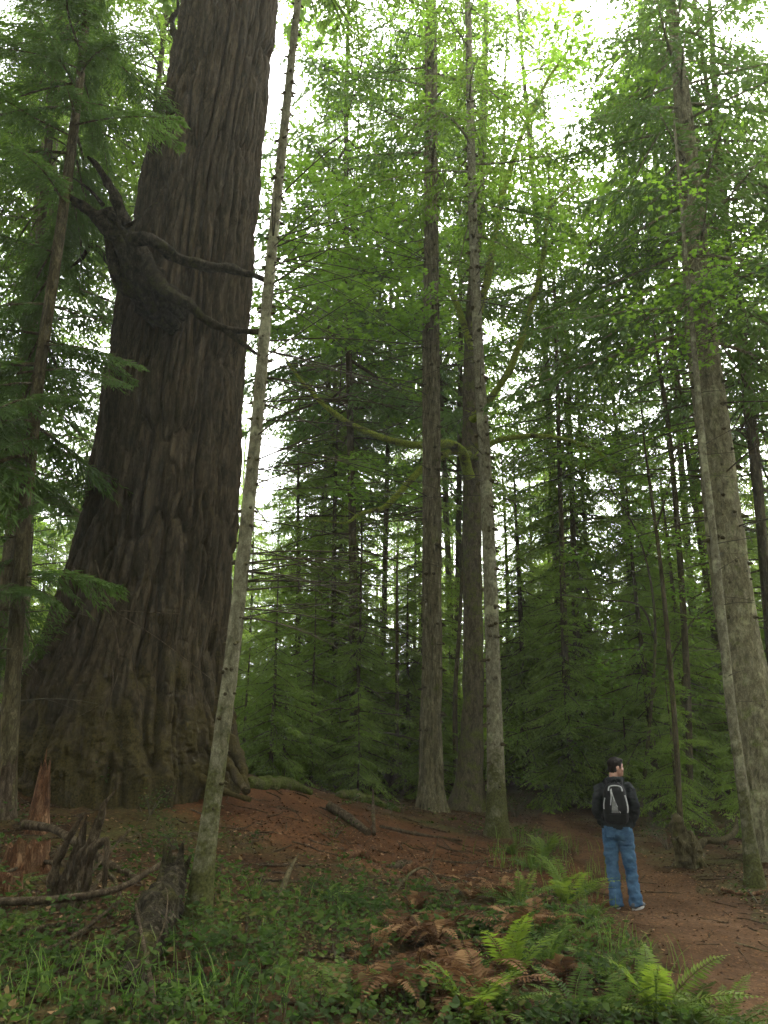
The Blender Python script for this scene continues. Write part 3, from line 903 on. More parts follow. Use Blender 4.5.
rm = np.random.default_rng(12)
t4, l4, rr4, _ = trunk_tree('mossy_maple', 'big mossy maple trunk with arching mossy limbs behind the two centre firs', 'tree',
    [(467, 812, 33), (470, 770, 26), (473, 700, 21), (473, 620, 20), (472, 520, 18.5), (471, 440, 17.5), (470, 380, 14), (472, 300, 11), (478, 220, 10), (484, 100, 7), (486, 0, 5)], 20.0, 20.5, 'b_maple', 1.5, n=160, k=24, flare=0.4, bump=0.12, bfreq=2.5, seed=14)
mb = np.array(t4.location)
LIMBS = [
    ([(469, 478, 20), (462, 452, 19.6), (448, 444, 19.3), (415, 445, 19), (375, 435, 18.8), (335, 414, 18.6), (305, 385, 18.5), (285, 358, 18.5)], [0.20, 0.17, 0.15, 0.125, 0.11, 0.09, 0.06, 0.035]),
    ([(469, 455, 20), (450, 452, 19.4), (425, 466, 19.1), (400, 492, 19), (385, 507, 19), (370, 511, 18.9), (358, 515, 18.9), (345, 523, 18.8), (320, 520, 18.8)], [0.15, 0.12, 0.11, 0.10, 0.085, 0.08, 0.06, 0.04, 0.02]),
    ([(474, 460, 20), (495, 442, 19.5), (530, 436, 19.2), (568, 440, 19), (598, 452, 18.9), (615, 470, 18.8), (630, 492, 18.8), (645, 510, 18.8)], [0.14, 0.10, 0.08, 0.07, 0.055, 0.045, 0.03, 0.015]),
    ([(472, 420, 20), (488, 402, 19.5), (510, 368, 19.2), (528, 318, 19), (543, 258, 19), (548, 212, 19), (560, 196, 19), (580, 178, 19)], [0.15, 0.13, 0.125, 0.11, 0.085, 0.06, 0.045, 0.03]),
    ([(474, 330, 20.2), (488, 275, 20), (502, 200, 20), (520, 140, 20), (545, 85, 20), (575, 40, 20)], [0.16, 0.13, 0.11, 0.09, 0.07, 0.04]),
    ([(472, 350, 20.2), (455, 300, 20.3), (430, 260, 20.4), (395, 205, 20.5), (370, 140, 20.6)], [0.14, 0.11, 0.09, 0.06, 0.03]),
    ([(575, 441, 19), (583, 458, 19), (590, 480, 19)], [0.04, 0.025, 0.01]),
    ([(490, 270, 20), (503, 165, 20.6), (505, 80, 20.8), (508, 10, 21)], [0.09, 0.07, 0.05, 0.03]),
]
for pts, rads in LIMBS:
    gg = Geo()
    limb(gg, [P(*p) - mb for p in pts], [q_ * 0.74 for q_ in rads], 10, 0, 60, 0.35, 5.0, int(rm.integers(99)))
    tip = np.array([P(*p) - mb for p in pts])
    for _ in range(9):
        i_ = rm.integers(1, len(tip))
        f_ = rm.random()
        c_ = tip[i_ - 1] * (1 - f_) + tip[i_] * f_
        dead_limb(gg, c_, rm.random() * 6.28, rm.uniform(.3, 1.1), 0.012, rm, 0, droop=-0.2, forks=3)
    gg.obj('limb', [M['b_limb']], t4)
g = Geo()
def px_cloud(g, base, boxes, r):
    for (x0, x1, y0, y1, Ya, Yb, n, nl, rx, sz) in boxes:
        for _ in range(n):
            c = P(r.uniform(x0, x1), r.uniform(y0, y1), r.uniform(Ya, Yb)) - base
            leaf_cloud(g, c, r, nl, rx * r.uniform(0.6, 1.2), 0.09, sz)
px_cloud(g, mb, [
    (430, 640, 10, 260, 17.5, 24, 84, 64, 1.0, 0.15),
    (275, 430, 175, 335, 17, 22, 52, 64, 0.9, 0.16),
    (290, 440, 0, 180, 18, 24, 40, 60, 0.9, 0.15),
    (340, 430, 440, 520, 19, 22, 7, 60, 0.6, 0.16),
    (440, 560, 300, 440, 21, 24, 8, 50, 0.7, 0.16),
    (280, 430, 340, 440, 22, 25, 7, 50, 0.7, 0.16),
    (580, 720, 40, 320, 14.5, 22, 40, 60, 0.9, 0.15)], rm)
g.obj('crown', [M['maple'], M['b_maple']], t4)

# ---- large fir at the right edge
r5 = np.random.default_rng(15)
t5, l5, rr5, _ = trunk_tree('tall_right_fir', 'stout grey fir trunk at the right edge leaning slightly left', 'tree',
    [(781, 862, 54), (770, 790, 48), (757, 720, 44), (740, 640, 40), (726, 540, 37.5), (714, 440, 34), (702, 340, 31), (695, 250, 26), (687, 150, 19), (677, 50, 12), (671, 0, 9)], 13.5, 14.4, 'b_grey', 5.0, n=220, k=56, flare=0.25, bump=0.05, disp=furrow(0.03, 6, 1.2, 71))
with_knots(t5, l5, rr5, r5, 1.0, 14, 0.45, 0.06, 4)
deadwood_on(t5, l5, rr5, r5, r5.uniform(4.5, 11, 34), 2.4, 0.016, lambda: r5.choice([r5.uniform(2.3, 4.0), r5.uniform(0, 6.28)]), 'twig', 3)
g = Geo()
crown_on(g, l5, 9.0, l5[:, 2].max(), 96, lambda u: 3.4 * (1 - u) ** 0.6 + 0.4, SP_FIR, r5, 2.6, (-0.3, 0.15))
g.obj('crown', [M['fir'], M['b_grey']], t5)

# ---- slim mossy-footed tree at the right
r6 = np.random.default_rng(16)
t6, l6, rr6, _ = trunk_tree('slim_leaning_alder', 'slim trunk with a mossy foot leaning left beside the stout right fir', 'tree',
    [(755, 887, 15), (748, 830, 11.5), (740, 770, 10.5), (730, 700, 9.8), (722, 620, 8.8), (714, 540, 7), (703, 450, 6.5), (696, 370, 5.5), (688, 280, 4.5), (681, 200, 3)], 11.6, 12.4, 'b_pale', 2.0, n=110, k=14, flare=0.5, bump=0.1, bfreq=6, seed=18)
deadwood_on(t6, l6, rr6, r6, r6.uniform(2.0, 8, 22), 1.1, 0.007, lambda: r6.uniform(0, 6.28), 'twig', 2)
g = Geo()
for i in range(14):
    z = r6.uniform(7, 10.5)
    k_ = int(np.clip(np.searchsorted(l6[:, 2], z), 1, len(l6) - 2))
    leaf_cloud(g, l6[k_] + np.array([r6.normal(0, .5), r6.normal(0, .5), 0]), r6, 40, 0.55, 0.08, 0.10)
g.obj('crown', [M['maple'], M['b_maple']], t6)

# ---- farther trunk at the right edge
r7 = np.random.default_rng(19)
t7, l7, rr7, _ = trunk_tree('edge_fir', 'thin brownish trunk at the right margin beyond the stout fir', 'tree',
    [(790, 830, 13), (776, 700, 11), (764, 560, 10), (752, 420, 9), (740, 320, 8.5), (726, 220, 7), (717, 120, 6), (712, 40, 5)], 19, 19.5, 'b_dark', 5.0, n=100, k=14)
deadwood_on(t7, l7, rr7, r7, r7.uniform(5, 14, 22), 2.0, 0.012, lambda: r7.uniform(0, 6.28), 'twig', 2)
g = Geo()
crown_on(g, l7, 7.5, l7[:, 2].max(), 60, lambda u: 3.0 * (1 - u) ** 0.6 + 0.4, SP_FIR, r7, 2.6, (-0.3, 0.1))
g.obj('crown', [M['fir'], M['b_dark']], t7)

# ---- hemlock at the left edge whose boughs hang before the giant
r8 = np.random.default_rng(20)
t8, l8, rr8, _ = trunk_tree('edge_hemlock', 'slender hemlock at the left edge, its green boughs hanging before the giant', 'tree',
    [(8, 752, 18), (14, 660, 15), (21, 560, 14), (30, 460, 12.5), (41, 360, 11.5), (56, 260, 10.5), (70, 160, 9.5), (82, 60, 8), (88, 0, 7)], 10.6, 10.9, 'b_dark', 5.0, n=120, k=16, flare=0.4, bump=0.07, seed=20)
g = Geo()
b8 = np.array(t8.location)
for (px, py, az, L, pt) in [(44, 345, -0.15, 1.55, -0.05), (46, 370, -0.5, 1.5, -0.12), (40, 400, -0.9, 1.4, -0.1), (42, 340, 0.3, 1.4, -0.1), (22, 575, -0.35, 1.7, 0.03), (20, 590, -0.8, 1.4, -0.05),
                            (75, 125, -0.25, 1.9, 0.05), (76, 100, 0.3, 1.7, 0.0), (80, 70, -0.5, 1.6, 0.0), (38, 440, -1.4, 1.3, -0.2)]:
    g.merge(SP_FINE[r8.integers(5)], rotm(az, pt, r8.normal(0, .25)) * (L / 2.2), P(px, py, 10.7) - b8)
_zlo, _zhi = P(56, 345, 10.7)[2] - b8[2], P(70, 135, 10.7)[2] - b8[2]
def sk8(az, z):
    c = math.cos(az)
    if z < _zlo: return c > 0.35
    return c > (0.0 if z < _zhi else 0.75)
crown_on(g, l8, 1.9, 4.4, 20, lambda u: 1.4, SP_FINE, r8, 2.2, (-0.35, 0.05), sk8)
crown_on(g, l8, 4.4, l8[:, 2].max(), 130, lambda u: 2.3 * (1 - u) ** 0.5 + 0.3, SP_FINE, r8, 2.2, (-0.3, 0.15), sk8)
g.obj('crown', [M['shadehem'], M['b_dark']], t8)
deadwood_on(t8, l8, rr8, r8, r8.uniform(1.0, 5, 14), 1.6, 0.01, lambda: r8.uniform(0, 6.28), 'twig', 3)

# ---- trunks behind at the left
r9 = np.random.default_rng(22)
t9, l9, rr9, _ = trunk_tree('left_rear_fir', 'broad brown trunk half hidden behind the left edge hemlock', 'tree',
    [(8, 790, 34), (14, 640, 29), (22, 480, 25), (30, 360, 22), (42, 220, 18), (52, 120, 15), (60, 20, 12)], 18, 18.5, 'b_fir', 6.0, n=100, k=24)
g = Geo()
crown_on(g, l9, 6, l9[:, 2].max(), 120, lambda u: 3.8 * (1 - u) ** 0.6 + 0.4, SP_FIR, r9, 2.6, (-0.35, 0.1))
g.obj('crown', [M['fir'], M['b_fir']], t9)
deadwood_on(t9, l9, rr9, r9, r9.uniform(4, 10, 16), 2.6, 0.016, lambda: r9.uniform(0, 6.28), 'twig', 3)

# ================================================================== BACKGROUND TREES
rp = np.random.default_rng(40)
PROT = []
for i in range(4):
    PROT.append(conifer_proto(rp, 'background_conifer', 'slim conifer in the dim background wood, one of many alike', 'tree', rp.uniform(23, 30), rp.uniform(0.075, 0.12), rp.uniform(0.24, 0.38), 125, rp.uniform(2.8, 3.5), SP_FIR if i % 2 else SP_MID, 2.6 if i % 2 else 2.4,
                              'fir' if i % 2 else 'hemlock', 'b_dark', 34, group='conifers standing in the background wood', pitch=(-0.35, 0.08)))
HEM = []
for i in range(3):
    HEM.append(conifer_proto(rp, 'understory_hemlock', 'drooping young hemlock in the shady understory, one of many alike', 'tree', rp.uniform(8, 12), rp.uniform(0.07, 0.10), 0.06, 104, rp.uniform(2.0, 2.5), SP_MID, 2.4, 'young', 'b_dark', 10, 0.75, group='young hemlocks of the understory', pitch=(-0.45, 0.0)))
TAL = []
for i in range(4):
    TAL.append(conifer_proto(rp, 'tall_hemlock', 'full-crowned hemlock with boughs down to the ground in the background wood, one of many alike', 'tree', rp.uniform(14, 21), rp.uniform(0.10, 0.15), 0.05, 150, rp.uniform(2.5, 3.1), SP_MID if i % 2 else SP_FIR, 2.4 if i % 2 else 2.6, 'young' if i != 1 else 'hemlock', 'b_dark', 16, 0.7, group='full-crowned hemlocks of the background wood', pitch=(-0.45, 0.0)))
SAP = []
for i in range(3):
    SAP.append(conifer_proto(rp, 'hemlock_sapling', 'small bushy hemlock sapling on the forest floor, one of many alike', 'tree', rp.uniform(2.4, 3.8), 0.035, 0.04, 40, rp.uniform(1.1, 1.4), SP_YOUNG, 1.5, 'young', 'b_dark', 0, 0.7, group='hemlock saplings on the forest floor', pitch=(-0.35, 0.1), k=6))

used = {}
occ = []
def put(proto_list, i, x, y, s=1.0, label=None, group=None, rz=None, tilt=(0, 0), sink=0.0):
    root = proto_list[i % len(proto_list)]
    rz = rp.random() * 6.28 if rz is None else rz
    loc = (x, y, h1(x, y) - sink)
    occ.append((x, y))
    if root.name not in used:
        used[root.name] = 1
        root.location = loc
        root.rotation_euler = (tilt[0], tilt[1], rz)
        root.scale = (s, s, s)
        if label: root['label'] = label
        if group: root['group'] = group
        return root
    return dup(root, loc, rz, s, label, group, tilt)

# fill: far rows first claim the protos, then named ones are copies
def xy(px, py, Y):
    p = P(px, py, Y)
    return p[0], p[1]

main_xy = [tuple(o.location[:2]) for o in (giant, t1, t2, t3, t4, t5, t6, t7, t8, t9)]
cnt = 0
tries = 0
while cnt < 40 and tries < 6000:
    tries += 1
    Y = 23 + 40 * rp.random() ** 0.8
    x = rp.uniform(-0.75, 0.75) * Y
    if any((x - a) ** 2 + (y - b) ** 2 < 2.5 ** 2 for a, b in occ + main_xy for y in (Y,)):
        continue
    # keep a lighter opening up-trail on the right
    if 0.10 * Y < x < 0.30 * Y and rp.random() < 0.45:
        continue
    put(PROT, cnt, x, Y, rp.uniform(0.9, 1.25) * (1.15 if Y < 42 else 1.0))
    cnt += 1
cnt = 0
tries = 0
while cnt < 68 and tries < 6000:
    tries += 1
    Y = 23 + 32 * rp.random()
    x = rp.uniform(-0.7, 0.7) * Y
    if any((x - a) ** 2 + (Y - b) ** 2 < 2.3 ** 2 for a, b in occ + main_xy) or on_trail(x, Y, 1.5):
        continue
    put(TAL, cnt, x, Y, rp.uniform(0.75, 1.2))
    cnt += 1
cnt = 0
tries = 0
occ2 = []
while cnt < 56 and tries < 6000:
    tries += 1
    Y = 17.5 + 26 * rp.random()
    x = rp.uniform(-0.7, 0.7) * Y
    if Y < 23 and -6.5 < x < 3.4:
        continue
    if any((x - a) ** 2 + (Y - b) ** 2 < 1.7 ** 2 for a, b in occ2 + main_xy) or on_trail(x, Y, 1.8):
        continue
    occ2.append((x, Y))
    put(HEM, cnt, x, Y, rp.uniform(0.55, 1.1))
    cnt += 1
cnt = 0
tries = 0
while cnt < 80 and tries < 6000:
    tries += 1
    Y = 16 + 18 * rp.random()
    x = rp.uniform(-0.62, 0.62) * Y
    if (Y < 20 and -6.5 < x < 3.0) or on_trail(x, Y, 1.0):
        continue
    if any((x - a) ** 2 + (Y - b) ** 2 < 1.0 ** 2 for a, b in occ2 + main_xy):
        continue
    occ2.append((x, Y))
    put(SAP, cnt, x, Y, rp.uniform(0.6, 1.15))
    cnt += 1

# named middle-distance trees
def mid(px, py, Y, i, s, label, protos=PROT, tilt=(0, 0), name=None):
    x, y = xy(px, py, Y)
    o = put(protos, i, x, y, s, label, group='conifers of the middle distance', tilt=tilt)
    if name: o.name = name
    return o
mid(313, 780, 27, 0, 1.0, 'thin dark trunk left of a close pair, beyond the mossy log', name='thin_conifer', tilt=(0, 0.02))
mid(322, 780, 29, 2, 1.05, 'thin trunk in the middle of three beyond the mossy log', name='thin_conifer')
mid(334, 780, 30.5, 1, 1.0, 'thin trunk on the right of three beyond the mossy log', name='thin_conifer')
mid(575, 800, 21, 0, 0.8, 'dark-trunked hemlock just left of and behind the hiker', protos=HEM, name='dark_hemlock')
mid(576, 800, 23, 2, 0.9, 'tall dark conifer trunk rising behind the hemlock beside the hiker', name='dark_conifer')
mid(528, 800, 25, 1, 1.1, 'drooping hemlock between the pale fir and the hiker', protos=HEM, name='drooping_hemlock')
mid(655, 800, 20, 2, 0.85, 'hemlock with layered boughs right behind the hiker', protos=HEM, name='layered_hemlock')
mid(270, 790, 19.5, 0, 0.62, 'bright drooping hemlock right of the giant trunk', protos=HEM, name='bright_hemlock')
mid(360, 790, 22.5, 1, 0.7, 'drooping hemlock between giant and furrowed fir', protos=HEM, name='drooping_hemlock')
mid(312, 785, 21.5, 2, 0.5, 'low hemlock with sweeping boughs above the mossy log', protos=HEM, name='low_hemlock')
mid(410, 785, 25, 0, 0.8, 'shadowed hemlock just left of the furrowed fir', protos=HEM, name='shadowed_hemlock')
mid(600, 790, 27, 1, 1.0, 'tall conifer behind and above the hiker', name='tall_conifer')
mid(735, 815, 25, 3, 1.1, 'conifer hidden behind the stout right fir, crown on both its sides', name='tall_conifer')
mid(388, 790, 31, 3, 1.2, 'conifer with upper crown filling the gap left of the furrowed fir', name='tall_conifer')

mid(352, 790, 33, 1, 1.5, 'tall conifer whose upper crown hangs between the pale leaning trunk and furrowed fir', name='tall_conifer')
mid(805, 830, 18.5, 1, 1.3, 'conifer beyond the right edge whose boughs reach in at the top right', name='tall_conifer')
mid(108, 780, 20, 0, 1.25, 'conifer standing hidden behind the giant trunk, crown showing left of it', name='tall_conifer')
mid(-25, 790, 15.5, 2, 1.15, 'conifer just outside the left edge whose boughs reach in', name='tall_conifer')

for px_, Y_m, i_, s_, lab_ in [(345, 23, 1, 1.55, 'tall conifer, crown at the top edge between the leaning trunk and furrowed fir'),
                               (455, 29, 1, 1.5, 'tall conifer hidden behind the mossy maple, crown above it'),
                               (560, 28, 3, 1.5, 'tall conifer in the gap above the hiker, crown at the top edge'),
                               (500, 34, 1, 1.6, 'tallest far conifer seen right of the pale whorled fir'),
                               (715, 30, 3, 1.5, 'far conifer in the top right corner beyond the stout fir')]:
    mid(px_, 790, Y_m, i_, s_, lab_, name='tall_conifer')

# thin bare saplings on the right
for (pts, Y, lab) in [([(681, 838, 6), (676, 740, 5.5), (668, 640, 5), (660, 560, 4), (652, 500, 3)], 15.5, 'thin bare sapling stem between the hiker and the stout right fir'),
                      ([(690, 815, 7), (688, 700, 7), (680, 560, 6), (670, 440, 5), (660, 370, 4)], 19, 'tall thin stem standing left of the slim leaning trunk'),
                      ([(457, 808, 6), (455, 700, 5), (460, 620, 4), (463, 540, 3)], 22, 'thin dark stem showing between the furrowed fir and the maple'),
                      ([(397, 770, 4), (397, 690, 4), (397, 600, 3)], 23.5, 'thin dark upright stem rising behind the old stump')]:
    rt, lt, rdt, _ = trunk_tree('sapling_stem', lab, 'sapling', pts, Y, Y + .3, 'b_dark', 1.5, n=40, k=7, flare=0.2)
    deadwood_on(rt, lt, rdt, r9, r9.uniform(1, 5, 7), 0.9, 0.006, lambda: r9.uniform(0, 6.28), 'twig', 2)

# vine maple with yellow-green leaves right of centre
rv = np.random.default_rng(50)
vb = G(640, 815)
vm = thing('vine_maple', 'vine maple with yellow-green leaves spreading right of the centre trunks', 'tree', tuple(vb))
vY = vb[1]
for pts, r0 in [([(640, 815), (650, 720), (655, 620), (640, 540), (605, 480)], 0.05), ([(655, 640), (640, 606), (600, 600), (560, 595)], 0.03), ([(650, 700), (690, 625), (720, 600)], 0.03), ([(645, 560), (665, 500), (680, 440)], 0.03)]:
    gg = Geo()
    limb(gg, [P(a, b, vY - 0.5 * i) - vb for i, (a, b) in enumerate(pts)], [r0, r0 * .8, r0 * .6, r0 * .4, r0 * .25][:len(pts)], 7, 0, 30, 0.15)
    gg.obj('stem', [M['b_maple']], vm)
g = Geo()
px_cloud(g, vb, [(570, 690, 430, 560, vY - 2.5, vY + 1, 30, 46, 0.6, 0.11), (600, 700, 560, 700, vY - 2, vY + 2, 16, 40, 0.5, 0.10), (500, 600, 720, 800, vY - 1, vY + 2, 6, 30, 0.4, 0.08)], rv)
g.obj('crown', [M['maple'], M['b_maple']], vm)

# far wood: one mass
g = Geo()
rf = np.random.default_rng(60)
for i in range(120):
    Y = rf.uniform(62, 105)
    x = rf.uniform(-0.8, 0.8) * Y
    Ht = rf.uniform(20, 32)
    z = h1(x, Y)
    pth = np.stack([np.full(6, x), np.full(6, Y), np.linspace(z - .3, z + Ht, 6)], -1)
    tube(g, pth, 0.22 * (1 - np.linspace(0, 1, 6)) + .02, 5, 1)
    crown_on(g, pth, z + Ht * rf.uniform(0.03, 0.2), z + Ht, 44, lambda u: 3.6 * (1 - u) ** 0.7 + 0.4, SP_FAR, rf, 2.8, (-0.35, 0.05))
SP_VFAR = [spray(rf, 3.0, 5, 4, 0.13, droop=rf.uniform(0.1, 0.2), hang=0.4, roll=0.8) for _ in range(3)]
for i in range(230):  # unseen ring of trees at the sides and behind, added to block low sky light
    a = rf.uniform(0, 6.28)
    d = rf.uniform(20, 58)
    x, Y = math.sin(a) * d, math.cos(a) * d
    if Y > 0 and abs(x) < 0.8 * Y + 3: continue
    Ht = rf.uniform(18, 30)
    z = h1(x, Y)
    pth = np.stack([np.full(6, x), np.full(6, Y), np.linspace(z - .3, z + Ht, 6)], -1)
    tube(g, pth, 0.22 * (1 - np.linspace(0, 1, 6)) + .02, 5, 1)
    crown_on(g, pth, z + Ht * rf.uniform(0.02, 0.12), z + Ht, 40, lambda u: 3.4 * (1 - u) ** 0.7 + 0.4, SP_VFAR, rf, 3.0, (-0.35, 0.05))
tag(g.obj('far_wood', [M['young'], M['b_dark']]), 'far wood of conifers reading as one green mass, with unseen trees added for shade', kind='stuff')

# ================================================================== FOREST FLOOR
rq = np.random.default_rng(70)
OVAL = np.array([(0, 0), (0.26, 0.25), (0.28, 0.55), (0, 1.0), (-0.28, 0.55), (-0.26, 0.25)])
def hz(a):
    return H(a[:, 0], a[:, 1])
def near_trunk(x, y):
    d = np.full(x.shape, 9.0)
    for o, r in ((t1, .14), (t3, .22), (t2, .34), (t6, .14)):
        d = np.minimum(d, np.hypot(x - o.location[0], y - o.location[1]) - r)
    d = np.minimum(d, np.hypot(x - giant.location[0], y - giant.location[1]) - 2.2)
    return d
def scatter(n, x0, x1, y0, y1, keep):
    x = rq.uniform(x0, x1, n)
    y = rq.uniform(y0, y1, n)
    k = keep(x, y)
    return x[k], y[k]

# low leafy plants
g = Geo()
_bp = np.array([G(435, 965)[:2], G(480, 905)[:2], G(560, 1000)[:2]])
_bp2 = np.array([G(*q)[:2] for q in [(20, 870), (60, 895), (110, 890), (90, 925), (140, 935), (150, 905), (40, 930), (100, 860), (60, 845)]])
def cover_keep(x, y):
    p = np.stack([x, y, np.zeros_like(x)], -1)
    dens = fbm(p * 0.9, 80, 3)
    front = np.clip((10.3 - y - 0.12 * np.abs(x + 1)) / 2.5, 0, 1)
    rightb = np.where(x > 3.2, np.clip((x - 3.0) / 2, 0, 1) * 0.25, 1)
    far = np.where(y > 10, 0.10, 0)
    pr = np.maximum(front * 1.15, far) * np.clip((dens - 0.36) * 6, 0.04, 1)
    bd = 0.25 + np.min([np.hypot(x - q[0], y - q[1]) for q in _bp], axis=0)
    pr = pr * np.clip((bd - 0.35) / 0.7, 0.06, 1)
    b2 = np.min([np.hypot(x - q[0], y - q[1]) for q in _bp2], axis=0)
    pr = pr * np.clip((b2 - 0.15) / 0.5, 0.10, 1)
    return (rq.random(len(x)) < pr * rightb) & ~on_trail(x, y, 0.10) & ~on_red(x, y, 0.0) & (near_trunk(x, y) > 0.04)
px_, py_ = scatter(10500, -7, 6, 4.2, 17, cover_keep)
n = len(px_)
K = 13
hgt = rq.uniform(0.07, 0.30, n) * (0.6 + 0.5 * fbm(np.stack([px_, py_, px_ * 0], -1) * 1.3, 90, 2))
th = rq.uniform(0, 6.28, (n, K))
rr_ = 0.13 * np.sqrt(rq.random((n, K)))
zz = hgt[:, None] * rq.uniform(0.35, 1.0, (n, K))
gx0 = px_[:, None] + np.cos(th) * rr_
gy0 = py_[:, None] + np.sin(th) * rr_
gz0 = H(px_, py_)
c = np.stack([gx0, gy0, gz0[:, None] + zz], -1).reshape(-1, 3)
nn = np.stack([rq.normal(0, .55, n * K), rq.normal(0, .55, n * K), np.ones(n * K)], -1)
tone = np.repeat(np.clip(fbm(np.stack([px_, py_, px_ * 0], -1) * 2, 95, 2) * 1.1 - 0.1, 0, 1), K)
leaves(g, c, rq.uniform(0.025, 0.075, n * K) * np.repeat(rq.uniform(0.7, 1.25, n), K), nn, rq, 0, OVAL, np.clip(tone + rq.normal(0, .15, n * K), 0, 1))
# stems
b0 = np.stack([px_, py_, gz0 - 0.02], -1)
v, f = kites(np.repeat(b0, 3, 0), unit(np.stack([rq.normal(0, .3, 3 * n), rq.normal(0, .3, 3 * n), np.ones(3 * n)], -1)), np.repeat(hgt, 3), np.full(3 * n, 0.003), unit(rq.normal(0, 1, (3 * n, 3))))
g.add(v, f, 1)
tag(g.obj('ground_cover', [M['cover'], M['twig']]), 'low leafy green plants covering the bank', kind='stuff')

# grass blades
g = Geo()
def blades(cx, cy, n, rad, ln):
    x = cx + rq.normal(0, rad, n)
    y = cy + rq.normal(0, rad, n)
    z = H(x, y) - 0.02
    az = rq.uniform(0, 6.28, n)
    L = ln * rq.uniform(0.5, 1.2, n)
    d = np.stack([np.cos(az), np.sin(az), np.zeros(n)], -1)
    s = np.stack([-np.sin(az), np.cos(az), np.zeros(n)], -1)
    out = rq.uniform(0.15, 0.7, n)
    rows = []
    for t in (0, .35, .7, 1.0):
        q = np.stack([x, y, z], -1) + d * (out * L * t * t)[:, None] + np.array([0, 0, 1]) * (L * (t - 0.45 * out * t * t))[:, None]
        wd = 0.006 * (1 - t * 0.9)
        rows += [q - s * wd, q + s * wd]
    v = np.stack(rows, 1)
    f = []
    base = np.arange(n)[:, None] * 8
    for k in range(3):
        f.append(base + np.array([[2 * k, 2 * k + 1, 2 * k + 3, 2 * k + 2]]))
    rn = np.tile(rq.random(n), 3)
    g.add(v.reshape(-1, 3), np.vstack(f), 0, rn)
for (a, b, n_) in [(20, 1005, 40), (185, 1005, 45), (215, 1012, 30), (60, 1000, 20), (560, 850, 60), (530, 845, 60), (520, 870, 50), (610, 950, 50), (640, 970, 40), (590, 880, 40), (545, 870, 70), (575, 900, 50), (505, 860, 40)]:
    q = G(a, b)
    blades(q[0], q[1], n_, 0.22, 0.34)
for _ in range(22):
    q = G(rq.uniform(0, 600), rq.uniform(890, 1024))
    if not on_trail(q[0], q[1], 0.1):
        blades(q[0], q[1], 9, 0.08, 0.25)
tag(g.obj('grass', [M['grass']]), 'loose blades of grass on the bank and by the trail', kind='stuff')

# leaf litter, bark bits and small sticks
g = Geo()
x = np.concatenate([rq.uniform(-8, 8, 32000), rq.uniform(-9, 10, 18000)])
y = np.concatenate([rq.uniform(4.5, 13, 32000), rq.uniform(11, 24, 18000)])
k = rq.random(len(x)) < np.where(on_trail(x, y, 0), 0.9, 1.0)
x, y = x[k], y[k]
k = near_trunk(x, y) > 0.05
x, y = x[k], y[k]
n = len(x)
c = np.stack([x, y, H(x, y) + 0.012], -1)
leaves(g, c, rq.uniform(0.012, 0.06, n), np.stack([rq.normal(0, .35, n), rq.normal(0, .35, n), np.ones(n)], -1), rq, 0, OVAL, rq.random(n) ** 1.4)
for _ in range(1700):
    yy = rq.uniform(4.6, 19)
    xx = rq.uniform(-0.55, 0.6) * yy
    if on_trail(xx, yy, 0) and rq.random() < 0.7: continue
    a = rq.random() * 6.28
    L = rq.uniform(0.1, 0.6)
    t = np.linspace(-0.5, 0.5, 4)
    px1 = xx + math.cos(a) * L * t
    py1 = yy + math.sin(a) * L * t
    tube(g, np.stack([px1, py1, H(px1, py1) + 0.012 + rq.uniform(0, 0.04) * t], -1), 0.004 + 0.006 * rq.random(), 4, 1, cap=False)
tag(g.obj('leaf_litter', [M['litter'], M['deadwood']]), 'fallen leaves bark bits and small sticks strewn over the floor', kind='stuff')

# ---- ferns
def fern_proto(r, name, label, mat, nf, L, droop, group, cat='fern', npin=24, up=0.95, pw=0.40):
    g = Geo()
    for i in range(nf):
        az = i / nf * 6.28 + r.normal(0, 0.25)
        l = L * r.uniform(0.65, 1.15)
        e = r.uniform(up - 0.35, up + 0.3)
        t = np.linspace(0, 1, npin + 2)
        d = np.array([math.cos(az), math.sin(az), 0])
        sd = np.array([-math.sin(az), math.cos(az), 0])
        ax_ = d * (l * (math.cos(e) * t + 0.25 * t * t))[:, None] + np.array([0, 0, 1]) * (l * (math.sin(e) * t - droop * t ** 2.2))[:, None] + sd * (l * r.normal(0, .12) * t * t)[:, None]
        tube(g, ax_[::3], np.linspace(0.005, 0.0015, len(ax_[::3])), 3, 0, cap=False)
        q = ax_[2:]
        tg = unit(np.gradient(ax_, axis=0))[2:]
        up_ = np.cross(tg, np.broadcast_to(sd, tg.shape))
        up_ = np.where(up_[:, 2:3] < 0, -up_, up_)
        pl = 0.15 * l * np.sin(np.clip(t[2:] * 0.93 + 0.12, 0, 1) * PI) ** 0.7 + 0.006
        for s in (-1, 1):
            dd = unit(sd * s + tg * 0.35 + up_ * r.normal(-0.1, 0.12, (len(q), 1)))
            v, f = kites(q, dd, pl * r.uniform(0.85, 1.1, len(q)), np.full(len(q), pw * l / npin), unit(up_ + r.normal(0, .15, up_.shape)))
            g.add(v, f, 0, np.clip(r.random() * 0.6 + 0.2 + 0.2 * r.random(len(q)), 0, 1))
    o = g.obj(name, [M[mat]])
    return tag(o, label, cat, group)
rfn = np.random.default_rng(90)
FG = [fern_proto(rfn, 'sword_fern', 'green sword fern on the bank left of the trail', 'fern', 13, rfn.uniform(.5, .62), rfn.uniform(.35, .5), 'green ferns on the bank') for _ in range(4)]
FB = [fern_proto(rfn, 'withered_fern', 'withered rust-brown fern on the front bank', 'dryfern', 8, rfn.uniform(.5, .66), rfn.uniform(.55, .85), 'withered ferns on the bank', up=1.3, pw=0.34) for _ in range(4)]
usedm = set()
